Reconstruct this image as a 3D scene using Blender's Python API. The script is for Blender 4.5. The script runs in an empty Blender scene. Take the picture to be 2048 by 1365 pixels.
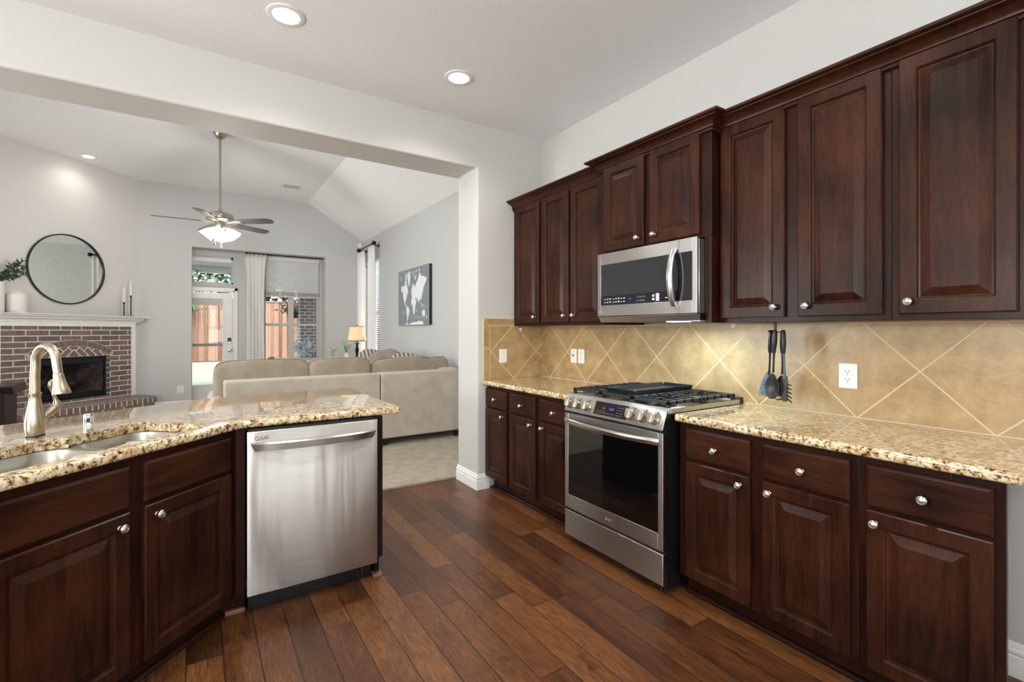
import bpy, bmesh, math, random
from mathutils import Vector, Matrix, Euler
random.seed(7)
PI = math.pi
S = bpy.context.scene
C = S.collection
R = math.radians
# ------------------------------------------------------------------ camera, world, lights, exposure
cam = bpy.data.cameras.new('camera'); camo = bpy.data.objects.new('camera', cam); C.objects.link(camo)
camo.location = (0, 0, 1.33); camo.rotation_euler = (R(90), 0, -math.atan(626 / 955))
cam.sensor_width = 36; cam.lens = 955 / 2048 * 36; cam.shift_y = -20.5 / 2048; cam.clip_start = .05; cam.clip_end = 200
S.camera = camo
S.view_settings.view_transform = 'Standard'; S.view_settings.look = 'None'
S.view_settings.gamma = 1; S.view_settings.use_curve_mapping = False
S.view_settings.exposure = 0.80
cy = S.cycles
cy.max_bounces = 9; cy.diffuse_bounces = 5; cy.glossy_bounces = 4; cy.transmission_bounces = 4; cy.transparent_max_bounces = 8
cy.sample_clamp_indirect = 4; cy.caustics_reflective = False; cy.caustics_refractive = False
cy.use_denoising = True
W = bpy.data.worlds.new('world'); S.world = W; W.use_nodes = True
wn = W.node_tree.nodes; wl = W.node_tree.links
bg = wn['Background']; sky = wn.new('ShaderNodeTexSky'); sky.sky_type = 'NISHITA'
sky.sun_disc = False; sky.sun_elevation = R(55); sky.sun_rotation = R(200); sky.air_density = 1.0; sky.dust_density = 3
wl.new(sky.outputs[0], bg.inputs[0]); bg.inputs[1].default_value = .42

def sun(rot, e, col, ang=3):
    l = bpy.data.lights.new('sun', 'SUN'); l.energy = e; l.color = col; l.angle = R(ang)
    o = bpy.data.objects.new('sun', l); C.objects.link(o); o.rotation_euler = rot; return o
sun((R(38), 0, R(-18)), .9, (1, .95, .88))

def area(name, loc, rot, sx, sy, e, col=(1, 1, 1), spread=180):
    l = bpy.data.lights.new(name, 'AREA'); l.shape = 'RECTANGLE'; l.size = sx; l.size_y = sy; l.energy = e; l.color = col; l.spread = R(spread)
    o = bpy.data.objects.new(name, l); C.objects.link(o); o.location = loc; o.rotation_euler = rot; return o
DAY = (.93, .965, 1.0)
# right window daylight; back and left lamps added, tilted up as ceiling fill
area('fill_back_one', (-1.9, -3.30, 1.75), (R(132), 0, 0), 1.9, 1.4, 150, DAY)
area('fill_back_two', (1.1, -3.30, 1.5), (R(125), 0, 0), 1.5, 1.9, 24, DAY)
area('fill_left_kitchen', (-4.34, .4, 1.8), (0, R(-146), 0), 1.4, 2.6, 205, DAY)
area('fill_left_living', (-4.34, 4.78, 1.6), (0, R(-112), 0), 2.0, 1.6, 112, DAY)
area('daylight_right_window', (2.99, 9.36, 1.7), (0, R(90), 0), 1.9, .8, 20, DAY)

# ------------------------------------------------------------------ materials
MATS = {}
def lin(c):
    return tuple(((x / 12.92) if x <= .04045 else ((x + .055) / 1.055) ** 2.4) for x in [v / 255 for v in c]) + (1,)
class NT:
    def __init__(s, name):
        s.m = bpy.data.materials.new(name); s.m.use_nodes = True; s.t = s.m.node_tree; s.n = s.t.nodes; s.l = s.t.links
        s.b = s.n['Principled BSDF']; s.out = s.n['Material Output']
    def node(s, typ, **k):
        n = s.n.new(typ)
        for a, v in k.items(): setattr(n, a, v)
        return n
    def link(s, a, b): s.l.new(a, b)
    def sock(s, x, inp):
        if isinstance(x, (int, float)) and inp.type == 'RGBA': inp.default_value = (x, x, x, 1)
        elif isinstance(x, (int, float, tuple)): inp.default_value = x
        else: s.l.new(x, inp)
    def math(s, op, a, b=0.0, c=None):
        n = s.node('ShaderNodeMath', operation=op); s.sock(a, n.inputs[0]); s.sock(b, n.inputs[1])
        if c is not None: s.sock(c, n.inputs[2])
        return n.outputs[0]
    def obj(s): return s.node('ShaderNodeTexCoord').outputs['Object']
    def sep(s, v):
        n = s.node('ShaderNodeSeparateXYZ'); s.link(v, n.inputs[0]); return n.outputs
    def comb(s, x, y, z=0.0):
        n = s.node('ShaderNodeCombineXYZ'); s.sock(x, n.inputs[0]); s.sock(y, n.inputs[1]); s.sock(z, n.inputs[2]); return n.outputs[0]
    def map(s, v, sc=(1, 1, 1), rot=(0, 0, 0), loc=(0, 0, 0)):
        n = s.node('ShaderNodeMapping'); s.link(v, n.inputs[0]); n.inputs['Scale'].default_value = sc; n.inputs['Rotation'].default_value = rot; n.inputs['Location'].default_value = loc; return n.outputs[0]
    def noise(s, v, scale, detail=4, rough=.55, dist=0):
        n = s.node('ShaderNodeTexNoise'); s.link(v, n.inputs['Vector']); n.inputs['Scale'].default_value = scale; n.inputs['Detail'].default_value = detail
        n.inputs['Roughness'].default_value = rough; n.inputs['Distortion'].default_value = dist; return n.outputs['Fac']
    def ramp(s, f, stops, interp='LINEAR'):
        n = s.node('ShaderNodeValToRGB'); s.link(f, n.inputs[0]); e = n.color_ramp; e.interpolation = interp
        while len(e.elements) < len(stops): e.elements.new(.5)
        for i, (p, c) in enumerate(stops):
            e.elements[i].position = p; e.elements[i].color = c if isinstance(c, tuple) else (c, c, c, 1)
        return n.outputs[0]
    def mix(s, f, a, b, mode='MIX'):
        n = s.node('ShaderNodeMix', data_type='RGBA', blend_type=mode); s.sock(f, n.inputs[0]); s.sock(a, n.inputs[6]); s.sock(b, n.inputs[7]); return n.outputs[2]
    def bump(s, h, strength=.2, dist=.01):
        n = s.node('ShaderNodeBump'); s.link(h, n.inputs['Height']); n.inputs['Strength'].default_value = strength; n.inputs['Distance'].default_value = dist
        s.link(n.outputs[0], s.b.inputs['Normal']); return n
    def set(s, **k):
        for a, v in k.items(): s.sock(v, s.b.inputs[a.replace('_', ' ')])
        return s
def plain(name, rgb, rough=.5, metal=0, **k):
    if name in MATS: return MATS[name]
    t = NT(name); o = t.obj()
    n = t.noise(o, 18, 3); c = lin(rgb)
    t.set(Base_Color=t.mix(t.ramp(n, [(.35, 0.0), (.65, 1.0)]), tuple(x * .94 for x in c[:3]) + (1,), c), Roughness=rough, Metallic=metal)
    for a, v in k.items(): t.sock(v, t.b.inputs[a.replace('_', ' ')])
    MATS[name] = t.m; return t.m
def emis(name, rgb, strength, base=(255, 255, 255)):
    if name in MATS: return MATS[name]
    t = NT(name); t.set(Base_Color=lin(base), Roughness=.4); t.b.inputs['Emission Color'].default_value = lin(rgb); t.b.inputs['Emission Strength'].default_value = strength
    MATS[name] = t.m; return t.m

def paint(name, rgb, bs=.25):
    t = NT(name); o = t.obj(); h = t.noise(o, 95, 3, .5); t.set(Base_Color=lin(rgb), Roughness=.55); t.bump(h, bs, .004); return t.m
M_WALL = paint('wall_paint', (198, 195, 190), .35)
M_WALL2 = paint('living_wall_paint', (196, 196, 195), .15)
M_CEIL = paint('ceiling_paint', (240, 240, 241), .25)
M_TRIM = plain('white_trim_paint', (236, 234, 230), .3)
M_SASH = plain('taupe_window_frame', (198, 192, 182), .45)

def wood(name, dark, light, horiz=False, rough=.33, coat=.06):
    t = NT(name); o = t.obj(); ri = t.node('ShaderNodeObjectInfo').outputs['Random']
    off = t.comb(t.math('MULTIPLY', ri, 13.0), t.math('MULTIPLY', ri, 7.0), t.math('MULTIPLY', ri, 5.0))
    a = t.node('ShaderNodeVectorMath', operation='ADD'); t.link(o, a.inputs[0]); t.link(off, a.inputs[1]); v = a.outputs[0]
    sc = (2.2, 22, 22) if horiz else (22, 22, 2.2)
    g = t.noise(t.map(v, sc), 1.6, 6, .6, .6)
    f = t.noise(t.map(v, tuple(x * 5 for x in sc)), 2.2, 3, .6)
    blotch = t.noise(v, 3.0, 2, .5)
    fac = t.math('ADD', t.math('MULTIPLY', g, .48), t.math('MULTIPLY', blotch, .52))
    c = t.ramp(fac, [(.36, dark), (.66, light)])
    c = t.mix(t.math('MULTIPLY', t.ramp(f, [(.46, 0.0), (.64, 1.0)]), .38), c, tuple(x * .6 for x in dark[:3]) + (1,))
    t.set(Base_Color=c, Roughness=rough); t.b.inputs['Coat Weight'].default_value = coat; t.b.inputs['Coat Roughness'].default_value = .22; t.b.inputs['Specular IOR Level'].default_value = .13
    return t.m
CD, CL = (.013, .0036, .0018, 1), (.062, .0185, .0080, 1)
M_WOOD = wood('cherry_wood', CD, CL)
M_WOODH = wood('cherry_wood_level_grain', CD, CL, True)
M_FRAME = wood('cherry_frame_wood', (.010, .0028, .0017, 1), (.038, .0098, .0046, 1))
M_DARKW = wood('espresso_wood', (.008, .004, .004, 1), (.028, .012, .010, 1))
M_CROWN = wood('crown_wood', (.016, .0045, .002, 1), (.066, .0185, .0075, 1), True)

def granite():
    t = NT('granite'); o = t.obj()
    v = t.map(o, (1, 1, 1), (.3, .2, .5))
    n1 = t.noise(v, 62, 6, .66, .3); n2 = t.noise(t.map(v, (1.0, 1.0, 1.0)), 16, 4, .6); n3 = t.noise(v, 120, 4, .7)
    base = t.ramp(n1, [(.36, lin((52, 38, 28))), (.415, lin((112, 82, 50))), (.46, lin((190, 160, 112))), (.53, lin((222, 203, 165))), (.62, lin((232, 222, 200))), (.70, lin((176, 158, 138)))])
    gold = t.mix(t.ramp(n2, [(.48, 0.0), (.62, .55)]), base, lin((196, 152, 84)), 'MULTIPLY')
    c = t.mix(t.ramp(n3, [(.60, 0.0), (.66, .9)]), gold, lin((46, 36, 30)))
    t.set(Base_Color=c, Roughness=.10); t.b.inputs['Coat Weight'].default_value = .7; t.b.inputs['Coat Roughness'].default_value = .05
    return t.m
M_GRAN = granite()

def tile_mat():
    # 13 inch beige tiles laid on the diagonal; uses (x+y, z) of the backsplash object
    t = NT('beige_tile'); o = t.obj(); x, y, z = t.sep(o)
    u = t.math('ADD', x, y); P2 = .4755      # diamond pitch
    a = t.math('DIVIDE', t.math('ADD', u, z), P2); b = t.math('DIVIDE', t.math('SUBTRACT', u, z), P2)
    def edge(q):
        f = t.math('FRACT', q); return t.math('MINIMUM', f, t.math('SUBTRACT', 1.0, f))
    e = t.math('MINIMUM', edge(a), edge(b))
    mask = t.ramp(e, [(.0070, 1.0), (.0110, 0.0)])
    idn = t.node('ShaderNodeTexWhiteNoise', noise_dimensions='2D'); t.link(t.comb(t.math('FLOOR', a), t.math('FLOOR', b)), idn.inputs['Vector'])
    n = t.noise(o, 9, 6, .65); n2 = t.noise(o, 60, 4, .7)
    c = t.ramp(t.math('ADD', t.math('MULTIPLY', n, .75), t.math('MULTIPLY', n2, .25)), [(.30, lin((140, 113, 76))), (.5, lin((168, 139, 96))), (.70, lin((188, 160, 115)))])
    hs = t.node('ShaderNodeHueSaturation'); t.link(c, hs.inputs['Color']); t.link(t.math('ADD', .92, t.math('MULTIPLY', idn.outputs['Value'], .16)), hs.inputs['Value'])
    c = t.mix(mask, hs.outputs[0], lin((214, 190, 150)))
    t.set(Base_Color=c, Roughness=t.mix(mask, .30, .8)); t.bump(t.math('SUBTRACT', t.math('MULTIPLY', n2, .1), mask), .35, .003)
    return t.m
M_TILE = tile_mat()
def border_tile():
    t = NT('beige_border_tile'); o = t.obj(); n = t.noise(o, 9, 6, .65); n2 = t.noise(o, 60, 4, .7)
    t.set(Base_Color=t.ramp(t.math('ADD', t.math('MULTIPLY', n, .75), t.math('MULTIPLY', n2, .25)), [(.30, lin((140, 113, 76))), (.5, lin((168, 139, 96))), (.70, lin((188, 160, 115)))]), Roughness=.32); return t.m
M_BTILE = border_tile()
M_GROUT = plain('grout', (214, 190, 152), .85)

def floor_mat():
    t = NT('handscraped_floor'); o = t.obj(); x, y, z = t.sep(o); Wd = .126
    xr = t.math('DIVIDE', t.math('ADD', x, .043), Wd); row = t.math('FLOOR', xr)
    wn1 = t.node('ShaderNodeTexWhiteNoise', noise_dimensions='1D'); t.link(row, wn1.inputs['W'])
    yy = t.math('DIVIDE', t.math('ADD', y, t.math('MULTIPLY', wn1.outputs['Value'], 5.0)), t.math('ADD', .75, t.math('MULTIPLY', wn1.outputs['Value'], .5)))
    col = t.math('FLOOR', yy)
    idn = t.node('ShaderNodeTexWhiteNoise', noise_dimensions='2D'); t.link(t.comb(row, col), idn.inputs['Vector']); rid = idn.outputs['Value']
    fx = t.math('FRACT', xr); ex = t.math('MULTIPLY', t.math('MINIMUM', fx, t.math('SUBTRACT', 1.0, fx)), Wd)
    fy = t.math('FRACT', yy); ey = t.math('MINIMUM', fy, t.math('SUBTRACT', 1.0, fy))
    e = t.math('MINIMUM', ex, ey)
    line = t.ramp(e, [(.0010, 1.0), (.0032, 0.0)])
    v = t.comb(t.math('MULTIPLY', x, 1.0), t.math('ADD', t.math('MULTIPLY', y, .16), t.math('MULTIPLY', rid, 9.0)), rid)
    g = t.noise(v, 34, 8, .72, 1.8); big = t.noise(t.map(v, (1, 2, 1)), 5, 3, .6, .6); fine = t.noise(t.comb(x, t.math('MULTIPLY', y, .06), rid), 240, 3, .6)
    knots = t.noise(t.map(o, (1, .5, 1)), 9, 3, .6)
    f = t.math('ADD', t.math('MULTIPLY', rid, .20), t.math('ADD', t.math('MULTIPLY', g, .50), t.math('MULTIPLY', big, .30)))
    c = t.ramp(f, [(.28, (.018, .0070, .0032, 1)), (.40, (.070, .0235, .0082, 1)), (.53, (.145, .051, .0155, 1)), (.70, (.25, .098, .031, 1))])
    c = t.mix(t.math('MULTIPLY', t.ramp(fine, [(.46, 0.0), (.62, 1.0)]), .55), c, (.02, .009, .005, 1))
    c = t.mix(t.math('MULTIPLY', t.ramp(knots, [(.62, 0.0), (.74, 1.0)]), .6), c, (.018, .008, .005, 1))
    c = t.mix(line, c, (.012, .006, .004, 1))
    t.set(Base_Color=c, Roughness=t.ramp(g, [(.3, .28), (.7, .42)])); t.b.inputs['Coat Weight'].default_value = .10; t.b.inputs['Coat Roughness'].default_value = .2; t.b.inputs['Specular IOR Level'].default_value = .4
    scr = t.noise(t.map(o, (14, 2.2, 1)), 1.0, 2, .5)
    t.bump(t.math('SUBTRACT', t.math('ADD', t.math('MULTIPLY', scr, .9), t.math('MULTIPLY', g, .25)), t.math('MULTIPLY', line, 1.2)), .22, .004)
    return t.m
M_FLOOR = floor_mat()

def carpet_mat():
    t = NT('carpet'); o = t.obj(); n = t.noise(o, 130, 5, .8); b = t.noise(o, 9, 3)
    t.set(Base_Color=t.ramp(t.math('ADD', t.math('MULTIPLY', n, .8), t.math('MULTIPLY', b, .2)), [(.36, lin((120, 108, 90))), (.5, lin((190, 178, 156))), (.64, lin((224, 214, 196)))]), Roughness=.95); t.bump(n, .8, .012); return t.m
M_CARPET = carpet_mat()

def brick_mat(name, mode, bw=.27, bh=.0788, mort=.0075, c1=(134, 112, 102), c2=(108, 97, 93), mc=(206, 196, 182), rot=0.0):
    t = NT(name); o = t.obj(); x, y, z = t.sep(o)
    if mode == 'wall': v = t.comb(t.math('ADD', x, y), z)
    elif mode == 'rowlock': v = t.comb(t.math('ADD', y, z), x)
    else: v = t.map(t.comb(t.math('ABSOLUTE', t.math('ADD', x, 1.067)), z), rot=(0, 0, rot))
    b = t.node('ShaderNodeTexBrick'); t.link(v, b.inputs['Vector']); b.inputs['Scale'].default_value = 1
    b.inputs['Brick Width'].default_value = bw; b.inputs['Row Height'].default_value = bh; b.inputs['Mortar Size'].default_value = mort; b.inputs['Mortar Smooth'].default_value = .15
    b.inputs['Color1'].default_value = lin(c1); b.inputs['Color2'].default_value = lin(c2); b.inputs['Mortar'].default_value = lin(mc); b.inputs['Bias'].default_value = .1
    n = t.noise(o, 28, 6, .75); n2 = t.noise(o, 6, 2)
    c = t.mix(t.ramp(n, [(.36, .6), (.58, 0.0)]), b.outputs['Color'], lin((72, 66, 68)), 'MIX')
    c = t.mix(t.ramp(n2, [(.45, 0.0), (.65, .3)]), c, lin((146, 104, 88)))
    c = t.mix(b.outputs['Fac'], c, lin(mc))
    t.set(Base_Color=c, Roughness=.85); t.bump(t.math('SUBTRACT', t.math('MULTIPLY', n, .4), b.outputs['Fac']), .6, .006); return t.m
M_BRICK = brick_mat('brick_wall', 'wall')
M_BRICKR = brick_mat('brick_rowlock', 'rowlock', .6, .076, .008)
M_BRICKC = brick_mat('brick_chevron', 'chev', .16, .075, .008, rot=R(45))
M_BRICKO = brick_mat('garden_brick', 'wall', .2, .078, .011, (196, 164, 154), (172, 152, 150), (244, 240, 236))
M_MORTAR = plain('mortar', (186, 174, 156), .9)
def onebrick(name, rgb):
    t = NT(name); o = t.obj(); n = t.noise(o, 30, 6, .75)
    t.set(Base_Color=t.ramp(n, [(.35, lin(tuple(int(v * .6) for v in rgb))), (.6, lin(rgb))]), Roughness=.85); t.bump(n, .4, .004); return t.m
M_B1 = onebrick('arch_brick', (134, 110, 100))

def steel(name, col=(.60, .59, .57, 1), rough=.24, axis='x', wav=0.0):
    t = NT(name); o = t.obj()
    sc = {'x': (3, 400, 400), 'z': (400, 400, 3), 'y': (400, 3, 400)}[axis]
    n = t.noise(t.map(o, sc), 1, 3, .6)
    t.set(Base_Color=t.mix(n, tuple(x * .88 for x in col[:3]) + (1,), col), Metallic=1.0, Roughness=t.ramp(n, [(.3, rough - .03), (.7, rough + .05)]))
    h = t.math('MULTIPLY', n, .006)
    if wav: h = t.math('ADD', h, t.math('MULTIPLY', t.noise(t.map(o, (11, .1, .9)), 1, 2, .5), wav))
    t.b.inputs['Anisotropic'].default_value = .93 if axis == 'x' else .3
    if axis == 'x':
        tn = t.node('ShaderNodeTangent', direction_type='RADIAL', axis='Z'); t.link(tn.outputs[0], t.b.inputs['Tangent']); t.b.inputs['Anisotropic Rotation'].default_value = .25
    t.bump(h, .3, .02); return t.m
M_STEEL = steel('brushed_steel', rough=.30)
M_STEELDW = steel('dishwasher_steel', (.58, .55, .51, 1), .36, 'x', .5)
M_STEELV = steel('brushed_steel_upright', (.58, .57, .56, 1), .3, 'z')
M_SINK = plain('sink_steel', (176, 170, 158), .33, 1.0)
M_NICKEL = plain('brushed_nickel', (178, 163, 143), .31, 1.0)
M_KNOB = plain('satin_nickel_knob', (205, 200, 192), .28, 1.0)
M_CHROME = plain('chrome', (225, 225, 225), .06, 1.0)
M_FANMET = plain('fan_nickel', (176, 168, 156), .3, 1.0)
M_BLACKGL = plain('black_glass', (7, 8, 10), .04, 0, Coat_Weight=.5, Specular_IOR_Level=.5)
M_BLACK = plain('black_enamel', (18, 18, 19), .35)
M_IRON = plain('cast_iron', (34, 33, 34), .42)
M_IRON2 = plain('griddle_iron', (52, 58, 70), .25, .6)
M_BRONZE = plain('dark_bronze', (30, 24, 24), .4, .6)
M_PLAST = plain('white_plastic', (238, 235, 228), .35)
M_SLOT = plain('dark_slot', (40, 36, 32), .6)
M_NYLON = plain('black_nylon', (34, 34, 36), .38)
M_NYLONB = plain('grey_blue_nylon', (92, 112, 128), .4)
M_MIRROR = plain('mirror_glass', (232, 236, 232), .01, 1.0)
M_BLK = plain('black_frame', (22, 24, 28), .35)
M_CERAM = plain('white_ceramic', (232, 228, 222), .45)
M_WAX = plain('candle_wax', (244, 242, 236), .5, 0, Subsurface_Weight=.2)
M_LEAF = plain('olive_leaf', (52, 74, 56), .5)
M_LEAF2 = plain('bright_leaf', (92, 140, 62), .5)
M_PETAL = plain('pale_petal', (254, 250, 248), .6)
M_PETALP = plain('pink_petal', (236, 170, 190), .6)
M_SCREEN = emis('blue_display', (70, 110, 255), 1.0, (5, 5, 5)); M_RED = emis('red_display', (255, 40, 50), .8, (5, 5, 5))
M_MARK = plain('printed_mark', (196, 196, 196), .5); M_MARKD = plain('dark_mark', (50, 48, 46), .5)
M_LENS = emis('lamp_lens', (255, 250, 242), 9)
M_BULBGL = emis('frosted_lamp_glass', (255, 246, 228), 1.5)
def fabric(name, a, b, scale=220, bs=.3, sheen=.2, rough=.9):
    t = NT(name); o = t.obj(); n = t.noise(t.map(o, (1, 1, 1.6)), scale, 3, .7); k = t.noise(o, 7, 3)
    t.set(Base_Color=t.ramp(t.math('ADD', t.math('MULTIPLY', n, .55), t.math('MULTIPLY', k, .45)), [(.38, lin(a)), (.62, lin(b))]), Roughness=rough)
    t.b.inputs['Sheen Weight'].default_value = sheen
    w = t.noise(t.map(o, (1, 1, .6)), 9, 3, .5, .8)
    t.bump(t.math('ADD', t.math('MULTIPLY', n, .12), t.math('MULTIPLY', w, .6)), bs, .02); return t.m
M_SOFA = fabric('sofa_linen', (172, 160, 144), (194, 183, 168))
M_CUSH = fabric('sofa_cushion_linen', (142, 128, 108), (168, 154, 134), bs=.5)
M_PIPE = fabric('piping_cloth', (112, 100, 84), (132, 120, 102))
M_PILW = fabric('brown_pillow_fabric', (116, 104, 90), (146, 134, 118))
def stripes():
    t = NT('striped_pillow_fabric'); o = t.obj(); x, y, z = t.sep(o)
    f = t.math('FRACT', t.math('MULTIPLY', t.math('ADD', x, t.math('MULTIPLY', z, .5)), 16.0)); n = t.noise(o, 150, 3)
    t.set(Base_Color=t.mix(t.ramp(f, [(.45, 0.0), (.55, 1.0)]), lin((108, 100, 90)), lin((188, 180, 166))), Roughness=.9); t.bump(n, .2, .01); return t.m
M_STRIPE = stripes()
def curtain_mat():
    t = NT('curtain_cloth'); o = t.obj(); n = t.noise(t.map(o, (60, 60, 60)), 5, 3)
    tr = t.node('ShaderNodeBsdfTranslucent'); tr.inputs[0].default_value = lin((250, 248, 246)); mx = t.node('ShaderNodeMixShader'); mx.inputs[0].default_value = .25
    t.set(Base_Color=lin((250, 247, 244)), Roughness=.9); t.bump(n, .1, .002); t.link(t.b.outputs[0], mx.inputs[1]); t.link(tr.outputs[0], mx.inputs[2]); t.link(mx.outputs[0], t.out.inputs[0]); return t.m
M_CURT = curtain_mat()
M_SLAT = plain('blind_white', (246, 246, 246), .5)
def glass_mat():
    t = NT('window_glass'); tr = t.node('ShaderNodeBsdfTransparent'); tr.inputs[0].default_value = (.95, .97, .96, 1); gl = t.node('ShaderNodeBsdfGlossy'); gl.inputs['Roughness'].default_value = .01
    fr = t.node('ShaderNodeFresnel'); fr.inputs[0].default_value = 1.45; mx = t.node('ShaderNodeMixShader'); t.link(fr.outputs[0], mx.inputs[0]); t.link(tr.outputs[0], mx.inputs[1]); t.link(gl.outputs[0], mx.inputs[2]); t.link(mx.outputs[0], t.out.inputs[0]); return t.m
M_GLASS = glass_mat()
def shade_mat():
    t = NT('lamp_shade_linen'); o = t.obj(); n = t.noise(t.map(o, (90, 90, 6)), 3, 3)
    tr = t.node('ShaderNodeBsdfTranslucent'); tr.inputs[0].default_value = lin((254, 246, 228)); mx = t.node('ShaderNodeMixShader'); mx.inputs[0].default_value = .6
    t.set(Base_Color=t.mix(n, lin((226, 214, 190)), lin((244, 234, 214))), Roughness=.9); t.link(t.b.outputs[0], mx.inputs[1]); t.link(tr.outputs[0], mx.inputs[2]); t.link(mx.outputs[0], t.out.inputs[0]); return t.m
M_SHADE = shade_mat()
def fence_mat():
    t = NT('cedar_fence'); o = t.obj(); x, y, z = t.sep(o)
    r = t.math('FLOOR', t.math('DIVIDE', x, .14)); w = t.node('ShaderNodeTexWhiteNoise', noise_dimensions='1D'); t.link(r, w.inputs['W'])
    g = t.noise(t.comb(t.math('MULTIPLY', x, 9.0), t.math('MULTIPLY', w.outputs['Value'], 20.0), z), 5.5, 6, .7, 1.2)
    f = t.math('ADD', t.math('MULTIPLY', w.outputs['Value'], .35), t.math('MULTIPLY', g, .65))
    t.set(Base_Color=t.ramp(f, [(.25, lin((92, 60, 48))), (.5, lin((146, 106, 86))), (.75, lin((172, 136, 116)))]), Roughness=.8); return t.m
M_FENCE = fence_mat()
def lawn_mat():
    t = NT('lawn'); o = t.obj(); n = t.noise(o, 40, 5, .7); t.set(Base_Color=t.ramp(n, [(.3, lin((150, 168, 122))), (.7, lin((186, 198, 160)))]), Roughness=.95); t.bump(n, .5, .03); return t.m
M_LAWN = lawn_mat()
M_PATIO = plain('patio_concrete', (190, 184, 174), .8)

# ------------------------------------------------------------------ mesh helpers
class MB:
    def __init__(s, M=None): s.v = []; s.f = []; s.M = M
    def add(s, vs, fs):
        b = len(s.v); s.v += [tuple(x) for x in vs]; s.f += [tuple(b + i for i in f) for f in fs]; return s
    def box(s, x0, x1, y0, y1, z0, z1):
        return s.add([(x0, y0, z0), (x1, y0, z0), (x1, y1, z0), (x0, y1, z0), (x0, y0, z1), (x1, y0, z1), (x1, y1, z1), (x0, y1, z1)],
                     [(0, 3, 2, 1), (4, 5, 6, 7), (0, 1, 5, 4), (1, 2, 6, 5), (2, 3, 7, 6), (3, 0, 4, 7)])
    def prism(s, pts, ax, a0, a1):
        n = len(pts)
        def P(p, a): return {'z': (p[0], p[1], a), 'x': (a, p[0], p[1]), 'y': (p[0], a, p[1])}[ax]
        return s.add([P(p, a0) for p in pts] + [P(p, a1) for p in pts],
                     [tuple(range(n))[::-1], tuple(range(n, 2 * n))] + [(i, (i + 1) % n, n + (i + 1) % n, n + i) for i in range(n)])
    def loops(s, L, cap0=True, cap1=True, closed=True):
        n = len(L[0]); vs = [p for l in L for p in l]; fs = []
        for k in range(len(L) - 1):
            for i in range(n if closed else n - 1):
                j = (i + 1) % n; fs.append((k * n + i, k * n + j, (k + 1) * n + j, (k + 1) * n + i))
        if cap0: fs.append(tuple(range(n))[::-1])
        if cap1: fs.append(tuple((len(L) - 1) * n + i for i in range(n)))
        return s.add(vs, fs)
    def lathe(s, prof, n=24, M=None, c=(0, 0, 0), cap=True, wob=None):
        L = []
        for r, z in prof:
            l = []
            for i in range(n):
                a = 2 * PI * i / n; rr = max(r, 1e-5) * (wob(a) if wob else 1); p = Vector((rr * math.cos(a), rr * math.sin(a), z))
                if M: p = M @ p
                l.append((p.x + c[0], p.y + c[1], p.z + c[2]))
            L.append(l)
        return s.loops(L, cap, cap)
    def tube(s, pts, r, n=10, flat=1.0, cap=True):
        P = [Vector(p) for p in pts]; rs = r if isinstance(r, (list, tuple)) else [r] * len(P); L = []
        up = Vector((0, 0, 1)); t0 = (P[1] - P[0]).normalized()
        if abs(t0.dot(up)) > .95: up = Vector((1, 0, 0))
        a = t0.cross(up).normalized()
        for i, p in enumerate(P):
            t = ((P[min(i + 1, len(P) - 1)] - P[max(i - 1, 0)])).normalized()
            a = (a - t * a.dot(t)).normalized(); b = t.cross(a)
            L.append([tuple(p + (a * math.cos(2 * PI * k / n) + b * math.sin(2 * PI * k / n) * flat) * rs[i]) for k in range(n)])
        return s.loops(L, cap, cap)
    def cyl(s, a, b, r, n=16): return s.tube([a, b], r, n)
    def rect_rings(s, w, h, prof, cx=0, cz=0):
        # concentric rectangles on the front of a slab; prof = [(inset, y)]
        L = []
        for ins, y in prof:
            x0, x1, z0, z1 = cx - w / 2 + ins, cx + w / 2 - ins, cz - h / 2 + ins, cz + h / 2 - ins
            L.append([(x0, y, z0), (x1, y, z0), (x1, y, z1), (x0, y, z1)])
        return s.loops(L)
    def build(s, name, mat, parent=None, smooth=True, bevel=0, seg=2, sub=0, ang=35, sol=0):
        me = bpy.data.meshes.new(name)
        vs = s.v if s.M is None else [tuple(s.M @ Vector(v)) for v in s.v]
        me.from_pydata(vs, [], s.f); bm = bmesh.new(); bm.from_mesh(me); bmesh.ops.recalc_face_normals(bm, faces=bm.faces); bm.to_mesh(me); bm.free()
        if mat: me.materials.append(mat)
        if smooth:
            for p in me.polygons: p.use_smooth = True
            me.set_sharp_from_angle(angle=R(ang))
        o = bpy.data.objects.new(name, me); C.objects.link(o)
        if parent: o.parent = parent
        if sol: m = o.modifiers.new('thickness', 'SOLIDIFY'); m.thickness = sol; m.offset = 0
        if bevel: m = o.modifiers.new('bevel', 'BEVEL'); m.width = bevel; m.segments = seg; m.limit_method = 'ANGLE'; m.angle_limit = R(40); m.harden_normals = False
        if sub: m = o.modifiers.new('subsurf', 'SUBSURF'); m.levels = m.render_levels = sub
        return o
def tag(o, label, cat, group=None, kind=None):
    o['label'] = label; o['category'] = cat
    if group: o['group'] = group
    if kind: o['kind'] = kind
    return o
def thing(name, label, cat, loc=(0, 0, 0), rz=0, group=None):
    o = bpy.data.objects.new(name, None); C.objects.link(o); o.location = loc; o.rotation_euler = (0, 0, rz); o.empty_display_size = .1
    return tag(o, label, cat, group)
def struct(o): o['kind'] = 'structure'; return o
def dup(root, loc, rz, label):
    r = root.copy(); C.objects.link(r); r.location = loc; r.rotation_euler = (0, 0, rz); r['label'] = label
    for ch in list(root.children):
        c = ch.copy(); C.objects.link(c); c.parent = r
        for g in list(ch.children):
            d = g.copy(); C.objects.link(d); d.parent = c
    return r
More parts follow.
